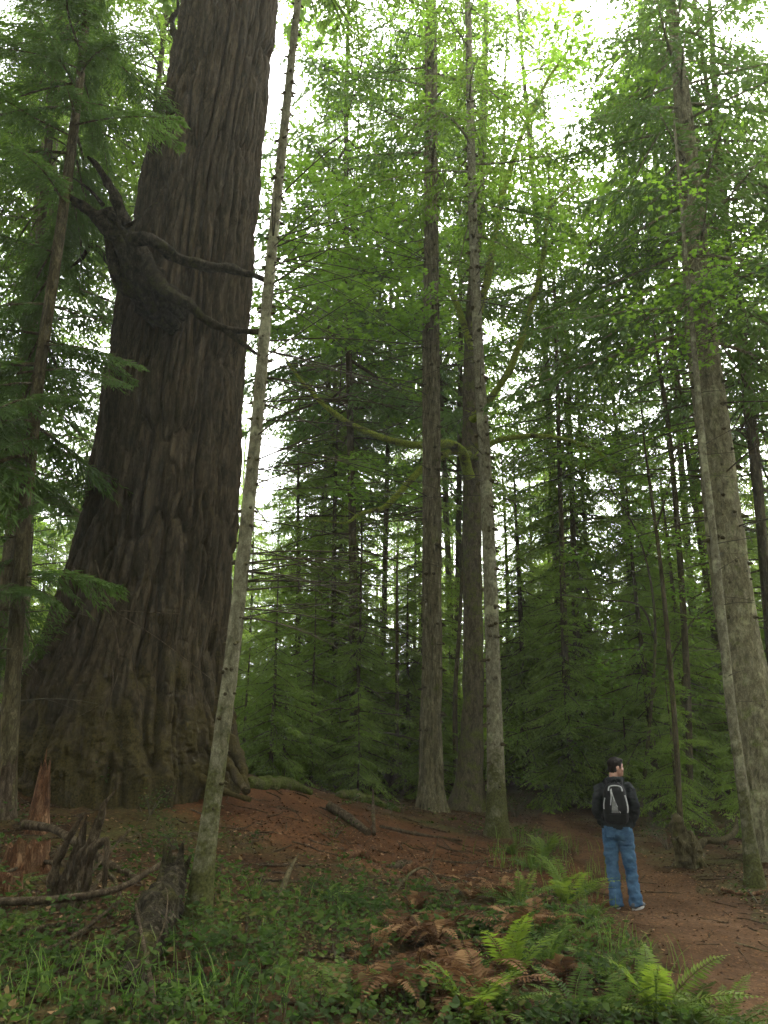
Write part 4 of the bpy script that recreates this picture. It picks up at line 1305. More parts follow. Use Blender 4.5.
def putf(L, i, px, py, s, label=None, sink=0.03):
    o = L[i % len(L)]
    q = G(px, py)
    if o.name in usedm:
        o2 = o.copy()
        COL.objects.link(o2)
        o = o2
    else:
        usedm.add(o.name)
    o.location = (q[0], q[1], q[2] - sink)
    o.rotation_euler = (rfn.normal(0, .1), rfn.normal(0, .1), rfn.random() * 6.28)
    o.scale = (s, s, s)
    if label: o['label'] = label
    return o
for i, (a, b, s) in enumerate([(592, 925, .7), (520, 905, .75), (548, 965, .8), (606, 980, .75), (692, 1030, .8), (728, 1035, .7), (575, 1018, .85),
                               (532, 868, .8), (512, 855, .7), (545, 850, .7), (620, 1022, .8), (570, 940, .7), (10, 935, .6), (5, 890, .6), (345, 1005, .6), (330, 900, .5), (585, 895, .7), (480, 1018, .7)]):
    putf(FG, i, a, b, s * 1.2)
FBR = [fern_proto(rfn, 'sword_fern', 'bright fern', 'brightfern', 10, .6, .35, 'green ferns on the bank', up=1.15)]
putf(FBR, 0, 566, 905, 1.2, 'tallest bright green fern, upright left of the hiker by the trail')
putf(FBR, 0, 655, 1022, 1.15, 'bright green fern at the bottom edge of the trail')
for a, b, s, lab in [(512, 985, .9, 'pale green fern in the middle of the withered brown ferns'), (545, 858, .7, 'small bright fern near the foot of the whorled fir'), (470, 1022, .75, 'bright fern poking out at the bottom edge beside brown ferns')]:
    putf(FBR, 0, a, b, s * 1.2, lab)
for i, (a, b, s) in enumerate([(402, 945, .85), (422, 985, .9), (450, 935, .9), (482, 1010, .9), (390, 1005, .8), (440, 1015, .85), (462, 965, .85), (540, 935, .8), (415, 915, .75), (500, 965, .8), (360, 990, .6), (470, 900, .7), (560, 985, .7), (600, 950, .6), (640, 985, .6), (520, 940, .8),
                               (435, 955, .9), (455, 990, .9), (490, 985, .8), (375, 960, .6)]):
    putf(FB, i, a, b, s * 1.25)
putf(FB, 3, 498, 900, 0.95, 'withered fern arching over a dark hollow by the trail')

# ---- shrubs
def shrub(px, py, ht, wd, n, label, leaf='cover', seed=0, ls=0.045):
    r = np.random.default_rng(seed)
    q = G(px, py)
    root = thing('shrub', label, 'shrub', tuple(q), group='low shrubs on the forest floor')
    gs, gl_ = Geo(), Geo()
    for i in range(max(5, n // 22)):
        a = r.random() * 6.28
        e = np.array([math.cos(a) * wd * r.uniform(.3, 1), math.sin(a) * wd * r.uniform(.3, 1), ht * r.uniform(.5, 1)])
        t = np.linspace(0, 1, 6)[:, None]
        pth = e * t * np.array([1, 1, 1]) + np.array([0, 0, .15 * ht]) * np.sin(t * PI) + np.array([0, 0, -0.04])
        tube(gs, pth, 0.007 * (1 - t[:, 0] * .7), 4, 0, cap=False)
        m = n // max(5, n // 22)
        s = r.uniform(.35, 1.05, m)
        c = np.array([np.interp(s, t[:, 0], pth[:, k]) for k in range(3)]).T + r.normal(0, .07, (m, 3))
        leaves(gl_, c, ls * r.uniform(.6, 1.2, m), np.stack([r.normal(0, .5, m), r.normal(0, .5, m), np.ones(m)], -1), r, 0, OVAL)
    gs.obj('stem', [M['twig']], root)
    gl_.obj('foliage', [M[leaf]], root)
    return root
for i, a in enumerate([
    (112, 800, .45, .35, 150, 'leafy shrub against the left of the giant trunk base'),
    (150, 815, .40, .35, 150, 'low shrub in front of the giant trunk base'),
    (335, 838, .3, .3, 100, 'small shrub at the edge of the red needle slope'),
    (175, 850, .35, .3, 120, 'shrub just left of the pale leaning trunk'),
    (668, 850, .6, .5, 200, 'dim shrub right of the trail behind the root chunk'),
    (560, 812, .8, .6, 330, 'leafy shrub where the trail disappears'),
    (725, 848, .6, .5, 180, 'shrub in shadow before the stout right fir'),
    (655, 822, .9, .6, 330, 'tall shrub beside the hiker on the far trail edge'),
    (515, 818, .7, .6, 300, 'shrub right behind the pale whorled fir'),
    (760, 905, .35, .4, 120, 'low shrub at the right edge of the trail'),
    (590, 806, .9, .7, 380, 'broad leafy shrub left of the hiker'),
    (620, 806, .9, .7, 380, 'broad leafy shrub directly behind the hiker'),
    (700, 815, .9, .6, 330, 'leafy shrub behind the curved root')]):
    shrub(*a, seed=200 + i)

# ---- logs, stumps, roots and branches
rd = np.random.default_rng(110)
def lying(name, label, cat, pts, rads, mat, lift=0.6, n=40, k=12, bump=0.3, bf=4.0, group=None):
    W = np.array([G(p[0], p[1]) for p in pts])
    W[:, 2] += np.array([rads[0] * lift + (p[2] if len(p) > 2 else 0) for p in pts])
    base = W[0].copy()
    g = Geo()
    limb(g, list(W - base), rads, k, 0, n, bump, bf, int(rd.integers(99)))
    o = g.obj(name, [M[mat]], None, tuple(base))
    return tag(o, label, cat, group)

def snag(g, base, ht, r0, lean, jag, r, k=18, n=24, seed=0, taper=0.55):
    t = np.linspace(0, 1, n)
    a = np.arange(k) / k * 6.2832
    prof = 1 - jag * vnoise(np.stack([np.cos(a) * 1.8 + 5, np.sin(a) * 1.8 + 5, np.full(k, seed)], -1), seed) - 0.25 * jag * r.random(k)
    prof = prof / prof.max()
    v = []
    for ti in t:
        rad = r0 * (1 - taper * ti) * (1 + 0.25 * np.exp(-ti * 8))
        z = ht * ti * prof
        rn = rad * (0.75 + 0.5 * fbm(np.stack([np.cos(a) * 2, np.sin(a) * 2, z * 2.5 + seed], -1), seed + 3, 3))
        v.append(np.stack([np.cos(a) * rn + lean[0] * z, np.sin(a) * rn + lean[1] * z, z - 0.05], -1))
    # inner hollow top so the break shows depth
    top = v[-1]
    inner = top * np.array([0.45, 0.45, 1]) + np.array([lean[0] * ht * .4, lean[1] * ht * .4, 0])
    inner[:, 2] = top[:, 2] * 0.55
    v.append(inner)
    V = np.concatenate(v) + base
    m = len(v)
    i = np.arange(m - 1)[:, None] * k
    j = np.arange(k)[None]
    f = np.stack([i + j, i + (j + 1) % k, i + k + (j + 1) % k, i + k + j], -1).reshape(-1, 4)
    g.add(V, f, 0, None, False)
    g.add(np.vstack([V[-k:], V[-k:].mean(0)]), np.array([[q, (q + 1) % k, k] for q in range(k)]), 0)

def snag_thing(name, label, px, py, ht, r0, lean, jag, mat, seed, taper=.55, cat='stump'):
    q = G(px, py)
    g = Geo()
    snag(g, np.zeros(3), ht, r0, lean, jag, np.random.default_rng(seed), seed=seed, taper=taper)
    return tag(g.obj(name, [M[mat]], None, tuple(q)), label, cat)
snag_thing('broken_snag', 'red splintered snag standing upright like a spike near the left edge', 37, 832, 0.98, 0.13, (0.02, 0), 0.55, 'rot', 301, .6)
snag_thing('mossy_stump', 'pale moss-topped stump cut by the left edge', 2, 815, 0.75, 0.15, (0, 0), 0.35, 'deadwood', 302, .35)
snag_thing('rotten_stump', 'low mass of red rotten wood below the upright spike', 22, 872, 0.38, 0.26, (0.1, 0), 0.5, 'rot', 303, .3)
snag_thing('rotten_stump', 'small red rotten block at the left edge', 4, 905, 0.32, 0.15, (0, 0), 0.25, 'rot', 304, .2)
snag_thing('old_stump', 'dark flared old stump in shade left of the furrowed fir', 395, 792, 1.1, 0.42, (0.02, 0), 0.35, 'b_dark', 305, .72)
# twisted root stump
q = G(68, 905)
g = Geo()
snag(g, np.zeros(3), 0.78, 0.16, (0.18, 0.05), 0.75, np.random.default_rng(9), seed=9, taper=.5)
for pts, rads in [([(0, 0, .0), (.06, -.05, .3), (.18, -.06, .5), (.26, -.1, .78), (.34, -.1, .9)], [.09, .07, .06, .04, .015]),
                  ([(.05, -.1, -.05), (.16, -.14, .25), (.2, -.16, .42), (.32, -.15, .5), (.34, -.18, .3), (.35, -.18, .12)], [.07, .06, .05, .045, .03, .015]),
                  ([(-.12, -.08, -.05), (-.1, -.1, .3), (-.02, -.1, .5), (.1, -.12, .72)], [.06, .05, .04, .02]),
                  ([(.1, -.18, 0), (.2, -.2, .12), (.24, -.22, .3)], [.05, .035, .02])]:
    limb(g, [np.array(p) for p in pts], [q_ * .75 for q_ in rads], 16, 0, 50, .7, 10, int(rd.integers(99)))
tag(g.obj('root_stump', [M['deadwood']], None, tuple(q)), 'grey splintered root stump twisting up behind the fallen branch', 'stump')
# mossy leaning log chunk
q = G(128, 992)
e = G(165, 925)
g = Geo()
limb(g, [np.zeros(3), (e - q) * .5 + np.array([0, 0, .12]), (e - q) * .85 + np.array([.02, 0, .22]), (e - q) * 1.02 + np.array([.05, .02, .36]), (e - q) * 1.05 + np.array([.03, 0, .46])], [.09, .12, .14, .08, .04], 20, 0, 60, .6, 9, 4)
limb(g, [(e - q) * .85 + np.array([-.02, -.05, .2]), (e - q) * .9 + np.array([-.03, -.08, .33])], [.1, .06], 10, 0, 14, .4, 7, 6)
for _ in range(7):
    o_ = rd.normal(0, .05, 3)
    limb(g, [(e - q) * .8 + np.array([0, 0, .15]) + o_, (e - q) * 1.0 + np.array([.02, 0, .32]) + o_, (e - q) * 1.05 + np.array([.04, 0, .40 + rd.uniform(0, .12)]) + o_ * 1.5], [.05, .035, .008], 8, 0, 16, .5, 14, 7)
tag(g.obj('mossy_log', [M['burl']], None, tuple(q)), 'thick grey-green log chunk leaning up at the pale trunk foot', 'log')
lying('fallen_branch', 'long smooth curved branch lying across the front left', 'branch', [(-12, 928, .16), (60, 928, .18), (115, 920, .20), (150, 908, .28), (172, 900, .36)], [.03, .03, .028, .024, .012], 'deadwood', n=40, k=8, bump=.12)
lying('fallen_branch', 'dark crooked branch arching from the red spike', 'branch', [(22, 838, .10), (50, 848, .16), (70, 858, .14), (98, 872, .08), (124, 880, .04), (140, 885, .0)], [.05, .045, .045, .04, .035, .02], 'deadwood', n=40, k=8)
lying('fallen_branch', 'thin grey branch rising left of the twisted root stump', 'branch', [(-10, 885, .05), (30, 876, .10), (62, 868, .18)], [.018, .016, .01], 'deadwood', k=7)
lying('fallen_branch', 'pale stick slanting at the bottom left corner', 'branch', [(158, 1040, .02), (146, 995, .14), (132, 950, .28)], [.016, .014, .008], 'deadwood', k=7, bump=.1)
lying('fallen_branch', 'thin arched twig beside the pale stick', 'branch', [(110, 1000, .02), (140, 985, .12), (160, 968, .22), (164, 945, .32), (155, 930, .34)], [.008, .007, .006, .005, .003], 'deadwood', k=5, bump=.05)
lying('fallen_branch', 'thin stick lying under the mossy log chunk', 'branch', [(70, 975, .03), (100, 955, .06), (140, 935, .08), (170, 925, .12)], [.012, .012, .01, .006], 'deadwood', k=6)
lying('fallen_branch', 'dark dead branch sticking up in the green cover', 'branch', [(276, 915, .0), (283, 898, .08), (290, 888, .16), (298, 880, .24)], [.022, .03, .024, .006], 'b_dark', k=7)
lying('fallen_branch', 'pale short stick beneath the dark dead branch', 'branch', [(270, 925, .02), (285, 912, .08)], [.013, .006], 'deadwood', k=6)
lying('fallen_log', 'reddish rotten log half hidden in the green cover', 'log', [(205, 985), (235, 978), (262, 970)], [.05, .06, .04], 'rot', k=10)
lying('fallen_log', 'orange broken log chunk on the needle slope', 'log', [(340, 860), (356, 857, .03), (366, 859), (380, 864)], [.03, .09, .08, .02], 'rot', k=24, n=60, bump=.8, bf=9, lift=.4)
lying('fallen_log', 'crumbled pale log chunk right of the orange one', 'log', [(388, 868), (405, 868, .02), (424, 874)], [.02, .07, .02], 'deadwood', k=24, n=60, bump=.8, bf=9, lift=.4)
lying('fallen_log', 'dark red rotten lump between two log chunks', 'log', [(402, 876), (414, 874, .02), (428, 882)], [.03, .08, .02], 'rot', k=24, n=60, bump=.8, bf=9, lift=.4)
lying('mossy_fallen_log', 'bright moss-covered log right behind the giant trunk', 'log', [(246, 786), (268, 787), (290, 789, .03), (312, 795)], [.10, .12, .09, .04], 'mosslog', k=22, n=70, bump=.55, bf=7, lift=.3)
lying('mossy_fallen_log', 'moss-covered log pointing at the furrowed fir', 'log', [(338, 797), (356, 800, .02), (376, 805), (398, 812)], [.07, .12, .10, .05], 'mosslog', k=22, n=70, bump=.55, bf=7, lift=.3)
lying('fallen_log', 'grey bare log on the slope below the mossy logs', 'log', [(328, 812, .05), (348, 822), (368, 836)], [.07, .08, .06], 'deadwood', k=10)
lying('fallen_branch', 'short grey stick standing beside the bare log', 'branch', [(374, 836), (373, 826, .2), (373, 818, .4)], [.03, .026, .012], 'deadwood', k=7)
lying('fallen_branch', 'long thin pole lying behind the crumbled chunks', 'branch', [(380, 828), (420, 836), (462, 842)], [.03, .03, .02], 'deadwood', k=7)
lying('fallen_branch', 'dark curved dead branch over the fern bank', 'branch', [(388, 905, .02), (410, 888, .12), (428, 888, .18), (448, 905, .06)], [.018, .016, .012, .006], 'b_dark', k=6)
lying('fallen_branch', 'pale twig slanting up from the fern bank', 'branch', [(425, 892, .03), (433, 872, .16), (440, 858, .3)], [.010, .008, .004], 'deadwood', k=5)
lying('fallen_branch', 'thin stick at the foot of the whorled fir', 'branch', [(440, 862), (470, 866, .03), (495, 862)], [.014, .013, .008], 'deadwood', k=6)
lying('fallen_branch', 'bark strip lying on the right side of the trail', 'branch', [(722, 892), (745, 896), (770, 893)], [.03, .03, .02], 'rot', k=7)
lying('fallen_branch', 'dark stick lying on the trail at the right edge', 'branch', [(735, 945), (755, 952), (775, 956)], [.016, .015, .01], 'b_dark', k=6)
for lab_, pts_, r_ in [
    ('bent stick propped against the twisted root stump', [(62, 905, .03), (95, 885, .14), (128, 862, .30)], .014),
    ('forked root end curling by the fallen curved branch', [(88, 905, .02), (100, 892, .12), (112, 895, .10), (122, 908, .02)], .022),
    ('short stick lying before the twisted root stump', [(18, 940, .03), (60, 935, .05), (100, 938, .04)], .016),
    ('grey stick crossing below the fallen curved branch', [(40, 962, .04), (80, 945, .08), (118, 920, .12)], .013),
    ('thin root looping out of the red rotten stump', [(28, 868, .05), (60, 878, .10), (84, 880, .02)], .018),
    ('brown branch piece lying right of the pale trunk foot', [(215, 942, .03), (255, 955, .06), (290, 958, .03)], .018),
    ('thin fallen stem across the green cover', [(300, 930, .05), (345, 945, .10), (400, 938, .06)], .011)]:
    lying('fallen_branch', lab_, 'branch', pts_, [r_, r_ * 1.1, r_ * .8, r_ * .5][:len(pts_)], 'deadwood', n=40, k=9, bump=.4, bf=9)
# uprooted root chunk and curved root right of the hiker
q = G(692, 868)
g = Geo()
for pts, rads in [([(-.05, 0, -.05), (-.08, 0, .3), (-.14, .02, .6), (-.16, .05, .72)], [.14, .13, .10, .04]), ([(0, 0, 0), (.05, -.05, .3), (-.02, -.08, .5)], [.12, .08, .03]),
                  ([(.1, 0, -.05), (-.05, -.1, .2), (-.2, -.1, .42)], [.07, .06, .03]), ([(-.2, 0, -.05), (-.18, -.04, .2), (-.25, -.05, .4)], [.08, .06, .03]), ([(.18, -.05, -.04), (.05, -.1, .15), (0, -.12, .35)], [.06, .05, .03])]:
    limb(g, [np.array(p) for p in pts], rads, 18, 0, 50, .7, 9, int(rd.integers(99)))
tag(g.obj('root_chunk', [M['b_dark']], None, tuple(q)), 'dark upturned root chunk right of the trail beyond the hiker', 'stump')
lying('curved_root', 'dark curved branch bending up beside the upturned root', 'branch', [(694, 866, .1), (706, 862, .25), (722, 862, .26), (738, 860, .36), (741, 858, .56)], [.05, .05, .045, .04, .015], 'b_dark', k=9)
# bare shrub twigs
for (a, b, lab) in [(408, 915, 'leafless dark twigs standing on the fern bank'), (172, 875, 'leafless thin twigs left of the pale trunk')]:
    q = G(a, b)
    root = thing('bare_shrub', lab, 'shrub', tuple(q))
    for i in range(5):
        g = Geo()
        dead_limb(g, np.array([0, 0, -.02]), rd.random() * 6.28, .25, .005, rd, 0, droop=-1.3, forks=3)
        g.obj('stem', [M['twig']], root)

# ================================================================== HIKER
def loft(g, rings, k=24, mat=0):
    v = []
    a = np.arange(k) / k * 2 * PI
    for (cx, cy, cz, rx, ry) in rings:
        v.append(np.stack([cx + rx * np.cos(a), cy + ry * np.sin(a), np.full(k, cz)], -1))
    V = np.concatenate(v)
    m = len(rings)
    i = np.arange(m - 1)[:, None] * k
    j = np.arange(k)[None]
    g.add(V, np.stack([i + j, i + (j + 1) % k, i + k + (j + 1) % k, i + k + j], -1).reshape(-1, 4), mat, None, True)
    g.add(np.vstack([V[:k], V[:k].mean(0)]), np.array([[(q + 1) % k, q, k] for q in range(k)]), mat)
    g.add(np.vstack([V[-k:], V[-k:].mean(0)]), np.array([[q, (q + 1) % k, k] for q in range(k)]), mat)

def blob(g, c, r, R=None, k=20, mat=0):
    th = np.linspace(0.02, PI - 0.02, k)
    rings = [(0, 0, -math.cos(t), math.sin(t), math.sin(t)) for t in th]
    gg = Geo()
    loft(gg, rings, k)
    M_ = np.diag(r)
    if R is not None: M_ = R @ M_
    g.merge(gg, M_, c)

def fuse(g, name, mat, parent, voxel, wr=0.0, wf=(9, 9, 9), seed=0, iters=4):
    me = g.mesh(name + '_raw', [])
    tmp = bpy.data.objects.new(name + '_raw', me)
    COL.objects.link(tmp)
    md = tmp.modifiers.new('r', 'REMESH')
    md.mode = 'VOXEL'
    md.voxel_size = voxel
    sm = tmp.modifiers.new('s', 'SMOOTH')
    sm.factor = 0.5
    sm.iterations = iters
    dg = bpy.context.evaluated_depsgraph_get()
    out = bpy.data.meshes.new_from_object(tmp.evaluated_get(dg))
    bpy.data.objects.remove(tmp)
    bpy.data.meshes.remove(me)
    out.name = name
    n = len(out.vertices)
    co = np.empty(n * 3, np.float32)
    out.vertices.foreach_get('co', co)
    co = co.reshape(-1, 3)
    if wr:
        no = np.empty(n * 3, np.float32)
        out.vertices.foreach_get('normal', no)
        no = no.reshape(-1, 3)
        co = co + no * ((fbm(co * np.array(wf), seed, 3) - 0.5) * 2 * wr)[:, None]
        out.vertices.foreach_set('co', co.astype(np.float32).ravel())
    out.polygons.foreach_set('use_smooth', np.ones(len(out.polygons), bool))
    out.materials.clear()
    out.materials.append(mat)
    out.update()
    o = bpy.data.objects.new(name, out)
    COL.objects.link(o)
    o.parent = parent
    return o

M['skin'] = plain_mat('skin', (0.28, 0.15, 0.10), (0.36, 0.20, 0.135), 30, .55, .05, .35, .002)
M['hair'] = plain_mat('dark_brown_hair', (0.004, 0.003, 0.002), (0.012, 0.008, 0.006), 90, .6, .8, .08, .006)
M['jacket'] = plain_mat('charcoal_jacket', (0.009, 0.010, 0.010), (0.020, 0.022, 0.022), 14, .9, .15, .05, .006)
M['jeans'] = plain_mat('blue_denim', (0.022, 0.050, 0.092), (0.06, 0.118, 0.19), 9, .9, .25, .05, .004)
M['shoe'] = plain_mat('grey_shoe', (0.05, 0.05, 0.05), (0.09, 0.09, 0.09), 30, .7, .1)
M['sole'] = plain_mat('pale_sole', (0.26, 0.25, 0.23), (0.34, 0.33, 0.31), 30, .7, .1)
M['pack'] = plain_mat('black_pack_nylon', (0.004, 0.004, 0.004), (0.009, 0.009, 0.009), 20, .75, .15, .12, .004)
M['packgrey'] = plain_mat('grey_pack_mesh', (0.08, 0.08, 0.075), (0.15, 0.15, 0.14), 60, .7, .2)
M['white'] = plain_mat('white_piping', (0.26, 0.26, 0.25), (0.36, 0.36, 0.35), 30, .6, .05)
M['eye'] = plain_mat('dark_eye', (0.02, 0.015, 0.01), (0.03, 0.02, 0.015), 30, .2, .0, .5)

hb = P(623, 911, 10.7)
hz0 = h1(hb[0], hb[1]) + 0.012
YAW = math.radians(-14)
HS = 0.965
hk = thing('person', 'person in charcoal jacket and blue jeans standing on the trail, seen from behind, head turned right, hands in front pockets', 'person', (hb[0], hb[1], hz0), YAW)
hk['label'] = 'person from behind in charcoal jacket and blue jeans, head turned right, on the trail'
hk.scale = (HS, HS, HS)
HR = rotm(math.radians(-62), 0)          # head turned to the right
HC = np.array([0.04, 0.04, 1.655])
def hd(p): return HC + HR @ np.array(p, float)
R_LEG = [(0.09, 0, .90), (0.125, .03, .49), (0.165, .03, .10)]
L_LEG = [(-0.09, 0, .90), (-0.085, .02, .49), (-0.075, .0, .10)]
ARMR = [(.175, -.01, 1.39), (.226, -.055, 1.15), (.18, .15, 1.02)]
ARML = [(-.175, -.01, 1.39), (-.226, -.055, 1.15), (-.18, .15, 1.02)]
# body: one surface, head to feet
g = Geo()
blob(g, HC + np.array([0, 0, .025]), (0.073, 0.092, 0.098), HR)
blob(g, hd((0, .035, -.045)), (0.056, 0.062, 0.075), HR)
blob(g, hd((0, .092, -.018)), (0.013, 0.02, 0.024), HR)         # nose
blob(g, hd((0, .083, .012)), (0.009, 0.012, 0.03), HR)
blob(g, hd((0, .078, .035)), (0.05, 0.016, 0.011), HR)          # brow
blob(g, hd((0, .086, -.058)), (0.024, 0.012, 0.008), HR)        # lips
blob(g, hd((0, .08, -.09)), (0.022, 0.018, 0.018), HR)          # chin
for s in (-1, 1):
    blob(g, hd((s * .076, -.012, -.012)), (0.010, 0.022, 0.032), HR)   # ear
    blob(g, hd((s * .045, .06, -.03)), (0.022, 0.02, 0.022), HR)       # cheek
tube(g, smooth_path([(0, .0, 1.40), (0, .0, 1.50), (0.005, .015, 1.60)], 8), [.065, .056, .052, .05, .05, .05, .05, .05], 16)
loft(g, [(0, 0, .84, .15, .10), (0, 0, .95, .155, .105), (0, 0, 1.08, .145, .10), (0, 0, 1.25, .165, .105), (0, 0, 1.38, .175, .10), (0, 0, 1.45, .13, .08)])
for leg in (R_LEG, L_LEG):
    pth = smooth_path(leg, 14)
    tube(g, pth, np.interp(np.linspace(0, 1, 14), [0, .5, .75, 1], [.078, .055, .052, .036]), 14)
    a = np.array(leg[-1])
    fd = np.array([.45, .9, 0]) / 1.006 if leg is R_LEG else np.array([.05, 1, 0])
    tube(g, smooth_path([a - fd * .06 + [0, 0, -.05], a + fd * .06 + [0, 0, -.055], a + fd * .16 + [0, 0, -.07]], 8), [.035, .04, .038, .036, .034, .03, .026, .02], 10)
for s, arm in ((1, ARMR), (-1, ARML)):
    pth = smooth_path(arm, 16)
    tube(g, pth, np.interp(np.linspace(0, 1, 16), [0, .5, 1], [.05, .04, .026]), 12)
    wv = np.array(arm[-1])
    pd = unit(np.array([-s * .55, .45, -.35]))
    sd_ = unit(np.cross(pd, [0, 0, 1.0]))
    up2 = np.cross(sd_, pd)
    tube(g, np.array([wv, wv + pd * .05, wv + pd * .095]), [.026, .034, .033], 10)
    for q_, (o_, l_) in enumerate([(-.027, .062), (-.009, .075), (.009, .07), (.026, .055)]):
        b_ = wv + pd * .085 + up2 * o_
        tube(g, np.array([b_, b_ + pd * l_ * .5, b_ + pd * l_ - sd_ * s * .018]), [.0095, .0088, .007], 8)
    tb = wv + pd * .03 + up2 * .028
    tube(g, np.array([tb, tb + pd * .03 + up2 * .022, tb + pd * .062 + up2 * .026]), [.011, .010, .008], 8)
fuse(g, 'body', M['skin'], hk, 0.0062, iters=3)
# eyes
for s in (-1, 1):
    gg = Geo()
    blob(gg, hd((s * .031, .079, .017)), (0.010, 0.006, 0.006), HR, 12)
    gg.obj('eye', [M['eye']], hk)
# hair
g = Geo()
blob(g, hd((0, -.014, .048)), (0.081, 0.096, 0.086), HR)
blob(g, hd((0, -.05, -.01)), (0.072, 0.058, 0.075), HR)
blob(g, hd((0, .05, .088)), (0.06, 0.045, 0.032), HR)
for s in (-1, 1): blob(g, hd((s * .07, .022, .015)), (0.010, 0.012, 0.035), HR)
fuse(g, 'hair', M['hair'], hk, 0.007, 0.006, (45, 45, 25), 3, 2)
# jeans
g = Geo()
loft(g, [(0, 0, .80, .155, .118), (0, -.005, .86, .182, .135), (0, -.008, .93, .185, .135), (0, 0, 1.02, .170, .118)])
for leg in (R_LEG, L_LEG):
    s = 1 if leg is R_LEG else -1
    q_ = [np.array(leg[0]) + [0, 0, -.02], np.array(leg[1]), np.array(leg[2]) + [0, -.015, -.055]]
    pth = smooth_path(q_, 22)
    tube(g, pth, np.interp(np.linspace(0, 1, 22), [0, .2, .5, .72, .92, 1], [.098, .096, .076, .072, .080, .086]), 20)
blob(g, np.array([.085, -.075, .90]), (.085, .06, .09))
blob(g, np.array([-.085, -.075, .90]), (.085, .06, .09))
jn = fuse(g, 'jeans', M['jeans'], hk, 0.009, 0.022, (14, 14, 21), 5, 3)
for s in (-1, 1):
    gg = Geo()
    u = np.linspace(-1, 1, 5)
    c = np.array([s * .085, -.140, .895])
    xs, zs = np.meshgrid(u * .05, u * .06)
    yb = -.142 + 0.25 * ((xs) ** 2) * 10 + 0.0
    V = np.stack([c[0] + xs, yb - 0.002, c[2] + zs], -1)
    V2 = V + np.array([0, .012, 0])
    ii = np.arange(25).reshape(5, 5)
    fq = np.stack([ii[:-1, :-1], ii[:-1, 1:], ii[1:, 1:], ii[1:, :-1]], -1).reshape(-1, 4)
    gg.add(V.reshape(-1, 3), fq)
    gg.add(V2.reshape(-1, 3), fq[:, ::-1])
    gg.obj('back_pocket', [M['jeans']], jn)
# shoes
for leg in (R_LEG, L_LEG):
    a = np.array(leg[-1])
    fd = np.array([.45, .9, 0]) / 1.006 if leg is R_LEG else np.array([.05, 1, 0])
    g = Geo()
    for (dd, zz_, r_) in [(-.06, .05, (.046, .05, .05)), (.02, .055, (.046, .07, .05)), (.10, .042, (.046, .075, .036)), (.155, .036, (.042, .05, .03))]:
        blob(g, np.array([a[0] + fd[0] * dd, a[1] + fd[1] * dd, zz_]), r_, rotm(math.atan2(fd[1], fd[0]) - PI / 2, 0))
    sh = fuse(g, 'shoe', M['shoe'], hk, 0.008, iters=2)
    g = Geo()
    k_ = 24
    an = np.arange(k_) / k_ * 6.2832
    R_ = rotm(math.atan2(fd[1], fd[0]) - PI / 2, 0)
    ring = np.stack([np.cos(an) * .05 * (1 - .1 * np.sin(an)), np.sin(an) * .145 + .045, np.zeros(k_)], -1) @ R_.T + np.array([a[0], a[1], 0])
    V = np.concatenate([ring + [0, 0, z_] for z_ in (-.008, .026)])
    g.add(V, np.array([[j, (j + 1) % k_, k_ + (j + 1) % k_, k_ + j] for j in range(k_)]), 0)
    g.add(V[k_:], np.arange(k_)[None], 0)
    g.add(V[:k_], np.arange(k_)[None, ::-1], 0)
    g.obj('sole', [M['sole']], sh)
# jacket with hood and sleeves
g = Geo()
loft(g, [(0, 0, .925, .188, .142), (0, 0, .96, .196, .148), (0, 0, 1.08, .185, .138), (0, 0, 1.22, .200, .14), (0, 0, 1.34, .212, .138), (0, 0, 1.42, .20, .118), (0, 0, 1.475, .135, .098), (0, .0, 1.52, .088, .086), (0, .005, 1.545, .078, .08)])
for arm in (ARMR, ARML):
    s = 1 if arm is ARMR else -1
    q_ = [np.array(arm[0]), np.array(arm[1]), np.array(arm[2])]
    tube(g, smooth_path(q_, 22), np.interp(np.linspace(0, 1, 22), [0, .25, .5, .8, 1], [.082, .076, .068, .06, .054]), 18)
    blob(g, np.array([s * .17, .125, 1.0]), (.075, .05, .075))
    blob(g, np.array([s * .165, -.005, 1.395]), (.085, .085, .078))
blob(g, np.array([0, -.085, 1.475]), (.105, .055, .055))
tube(g, smooth_path([(-.095, .02, 1.50), (-.085, -.06, 1.505), (0, -.10, 1.51), (.085, -.06, 1.505), (.095, .02, 1.50)], 18), .035, 10)
fuse(g, 'jacket', M['jacket'], hk, 0.0095, 0.024, (13, 13, 19), 8, 3)

# ---- backpack (a thing of its own)
bk = thing('backpack', 'black backpack with white piping and grey panel on the hiker back', 'backpack', (hb[0], hb[1], hz0), YAW)
bk.scale = (HS, HS, HS)
Y0_ = -.125
def pack_ab(z):
    u = np.clip((z - .99) / .49, 0, 1)
    a = np.interp(u, [0, .08, .4, .8, .93, 1], [.11, .145, .155, .135, .105, .05])
    b = np.interp(u, [0, .08, .35, .8, .93, 1], [.10, .16, .19, .14, .10, .05])
    return a, b
def pack_y(x, z):
    a, b = pack_ab(z)
    return Y0_ - b * np.maximum(1 - np.abs(x / a) ** 3.0, 0) ** (1 / 3.0)
g = Geo()
an = np.arange(36) / 36 * 2 * PI
zs = np.linspace(.99, 1.48, 30)
V = []
for z_ in zs:
    a, b = pack_ab(z_)
    cx, sx = np.cos(an), np.sin(an)
    V.append(np.stack([a * np.sign(cx) * np.abs(cx) ** .66, Y0_ - np.where(sx > 0, b * np.abs(sx) ** .66, -.015 * np.abs(sx)), np.full(36, z_)], -1))
V = np.concatenate(V)
i = np.arange(29)[:, None] * 36
j = np.arange(36)[None]
g.add(V, np.stack([i + j, i + (j + 1) % 36, i + 36 + (j + 1) % 36, i + 36 + j], -1).reshape(-1, 4), 0, None, True)
g.add(V[:36], np.arange(36)[None], 0)
g.add(V[-36:], np.arange(36)[None], 0)
